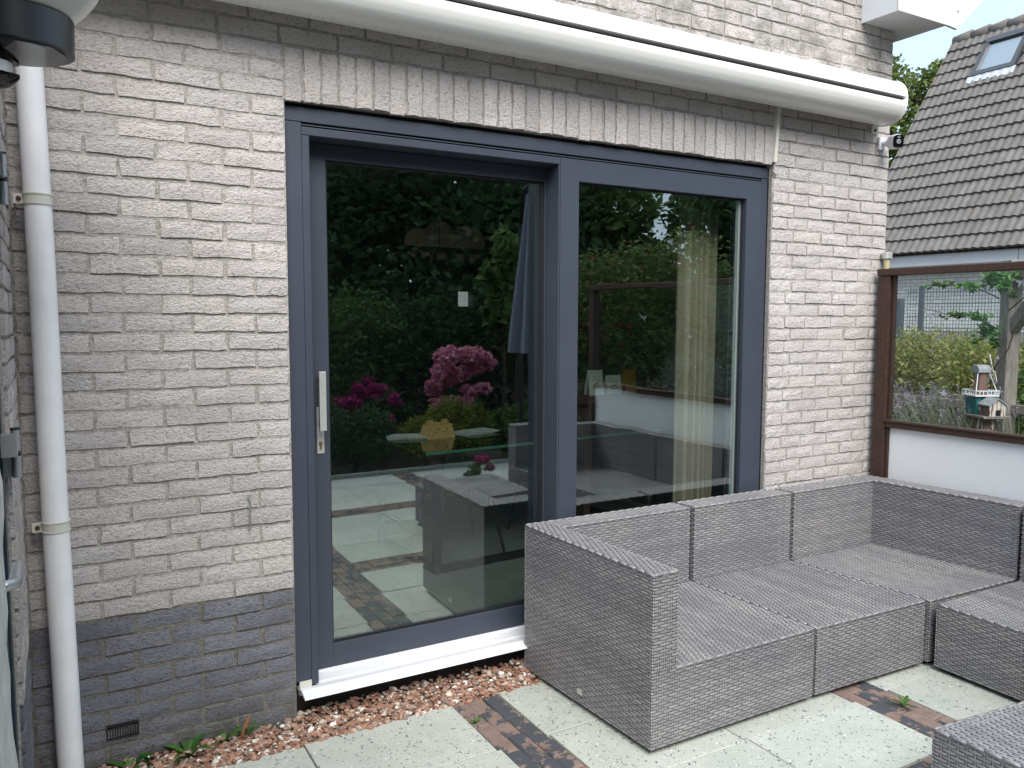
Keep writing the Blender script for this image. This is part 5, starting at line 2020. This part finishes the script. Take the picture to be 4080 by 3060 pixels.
bush('bean_hedge', LEAF['red'], [(5.4, -5.4, 1.75, 0.7, 0.5, 0.75), (6.3, -5.6, 1.9, 0.8, 0.5, 0.8), (7.2, -5.6, 2.0, 0.8, 0.5, 0.9), (5.9, -5.4, 1.1, 0.9, 0.5, 0.6), (7.0, -5.5, 1.1, 0.8, 0.5, 0.6)], 15000, 0.085, 'tall leafy hedge dotted with red flowers in the garden', 'hedge', 76, up=0.0)
bush('shrub', LEAF['lav'], [(6.4, -4.6, 0.75, 0.5, 0.4, 0.5), (7.2, -4.7, 0.9, 0.5, 0.4, 0.55)], 4200, 0.10, 'feathery silver green shrub in front of the red flowered hedge', 'shrub', 78, up=0.8, aspect=0.12)
# climber with large leaves
bush('shrub', LEAF['mid'], [(4.0, -5.2, 2.0, 0.26, 0.3, 0.75), (4.2, -5.2, 1.5, 0.26, 0.3, 0.4)], 900, 0.20, 'tall climber with big glossy leaves beside the hydrangea', 'shrub', 79, up=-0.2, aspect=0.6)


def garden_tree(x, y, h, r, label, seed, mat='dark', n=15000, size=0.20):
    root = empty('garden_tree', (x, y, 0), 0, label, 'tree', 'trees at the back of the garden')
    rr = random.Random(seed)
    bl = []
    for k in range(9):
        a = rr.uniform(0, 2 * PI)
        z = h * (0.22 + 0.72 * k / 8)
        q = r * (1.05 - 0.55 * k / 8)
        bl.append((q * 0.45 * math.cos(a), q * 0.45 * math.sin(a), z, q * 0.75, q * 0.75, h * 0.14))
    P, t = blob_points(bl, n, seed, 0.4)
    link_mesh('crown', leaf_mesh('crown', LEAF[mat], P, size, t, -0.1, 0.45, seed), root)
    m = MB()
    m.tube([(0, 0, -0.1), (0.03, 0.02, h * 0.4), (0, 0, h * 0.92)], [0.16, 0.10, 0.02], 8)
    for k in range(8):
        a = k * 2.4
        z = h * (0.25 + 0.08 * k)
        m.tube([(0, 0, z), (r * 0.35 * math.cos(a), r * 0.35 * math.sin(a), z + 0.2), (r * 0.7 * math.cos(a), r * 0.7 * math.sin(a), z + 0.3)], [0.05, 0.03, 0.01], 5)
    m.build('trunk', M['bark'], root, True)


garden_tree(1.2, -8.6, 6.5, 1.9, 'broad dark conifer at the left of the garden', 81)
garden_tree(3.4, -9.2, 7.5, 2.0, 'tallest dark conifer in the garden row', 82)
garden_tree(5.6, -8.8, 6.0, 1.9, 'bluish dark tree in the middle of the garden', 83)
garden_tree(7.9, -9.0, 4.6, 1.7, 'lower bushy tree behind the red flowered hedge', 84, 'mid')
garden_tree(10.6, -8.2, 5.2, 1.9, 'rounded dark tree towards the right of the garden', 85)
garden_tree(-1.4, -8.8, 6.5, 2.0, 'dark conifer behind the photographer on the far left', 86)
garden_tree(0.0, -11.6, 8.5, 2.4, 'far tall dark tree in the back left of the garden', 88, 'dark', 12000, 0.28)
garden_tree(4.6, -12.2, 9.0, 2.6, 'far tall dark tree in the back centre of the garden', 89, 'dark', 12000, 0.28)
garden_tree(9.2, -12.0, 7.0, 2.6, 'far broad dark tree in the back right of the garden', 90, 'dark', 12000, 0.28)
garden_tree(13.2, -7.4, 4.8, 1.8, 'lighter tree at the far right of the garden row', 87, 'mid')
m = MB()
m.box(-6, 17, -14.6, -14.5, -0.1, 2.2)
tag(m.build('board_fence', M['brown']), 'dark closed board fence at the end of the garden', 'fence')
# flower pot with small pink plant
pt = empty('flower_pot', (2.27, -2.52, 0), 0, 'grey pot with a small bright pink flowering plant on the patio', 'flower pot')
m = MB()
m.lathe([(0.09, 0.002), (0.13, 0.22), (0.14, 0.24), (0.12, 0.24), (0.11, 0.20)], (0, 0, 0), 24)
m.build('pot', simple('grey pot', (0.10, 0.11, 0.12), 0.6), pt, True)
P, t = blob_points([(0, 0, 0.30, 0.15, 0.15, 0.10)], 500, 91, 0.3)
link_mesh('foliage', leaf_mesh('foliage', LEAF['mid'], P, 0.05, t, 0.4, 0.4, 92), pt)
heads(pt, [(0, 0, 0.36, 0.13, 0.13, 0.06)], 16, 0.028, LEAF['magenta'], 93, 30)
# closed hanging parasol
ps_ = empty('parasol', (2.72, -2.45, 0), 0, 'closed grey blue parasol hanging folded beside the sofa', 'parasol')
m = MB()
n = 40
vs_, fs_2 = [], []
for z, r in ((2.62, 0.03), (2.3, 0.06), (1.9, 0.105), (1.5, 0.145), (1.30, 0.16)):
    for k in range(n):
        a = 2 * PI * k / n
        rr = r * (1 + 0.22 * math.cos(8 * a))
        vs_.append((rr * math.cos(a), rr * math.sin(a), z - (0.05 * math.cos(8 * a) if z < 1.3 else 0)))
for j in range(4):
    for k in range(n):
        fs_2.append((j * n + k, j * n + (k + 1) % n, (j + 1) * n + (k + 1) % n, (j + 1) * n + k))
m.add(vs_, fs_2)
m.build('canopy', simple('grey blue parasol cloth', (0.16, 0.18, 0.24), 0.8), ps_, True)
m = MB()
m.tube([(0, 0, 1.2), (0, 0, 2.7)], 0.02, 10)
m.build('pole', M['blackmetal'], ps_)
m = MB()
m.tube([(0, 0, 2.7), (0.25, -0.5, 2.75), (0.5, -1.0, 2.5), (0.5, -1.0, 0)], 0.025, 10)
m.build('cantilever_arm', M['blackmetal'], ps_)
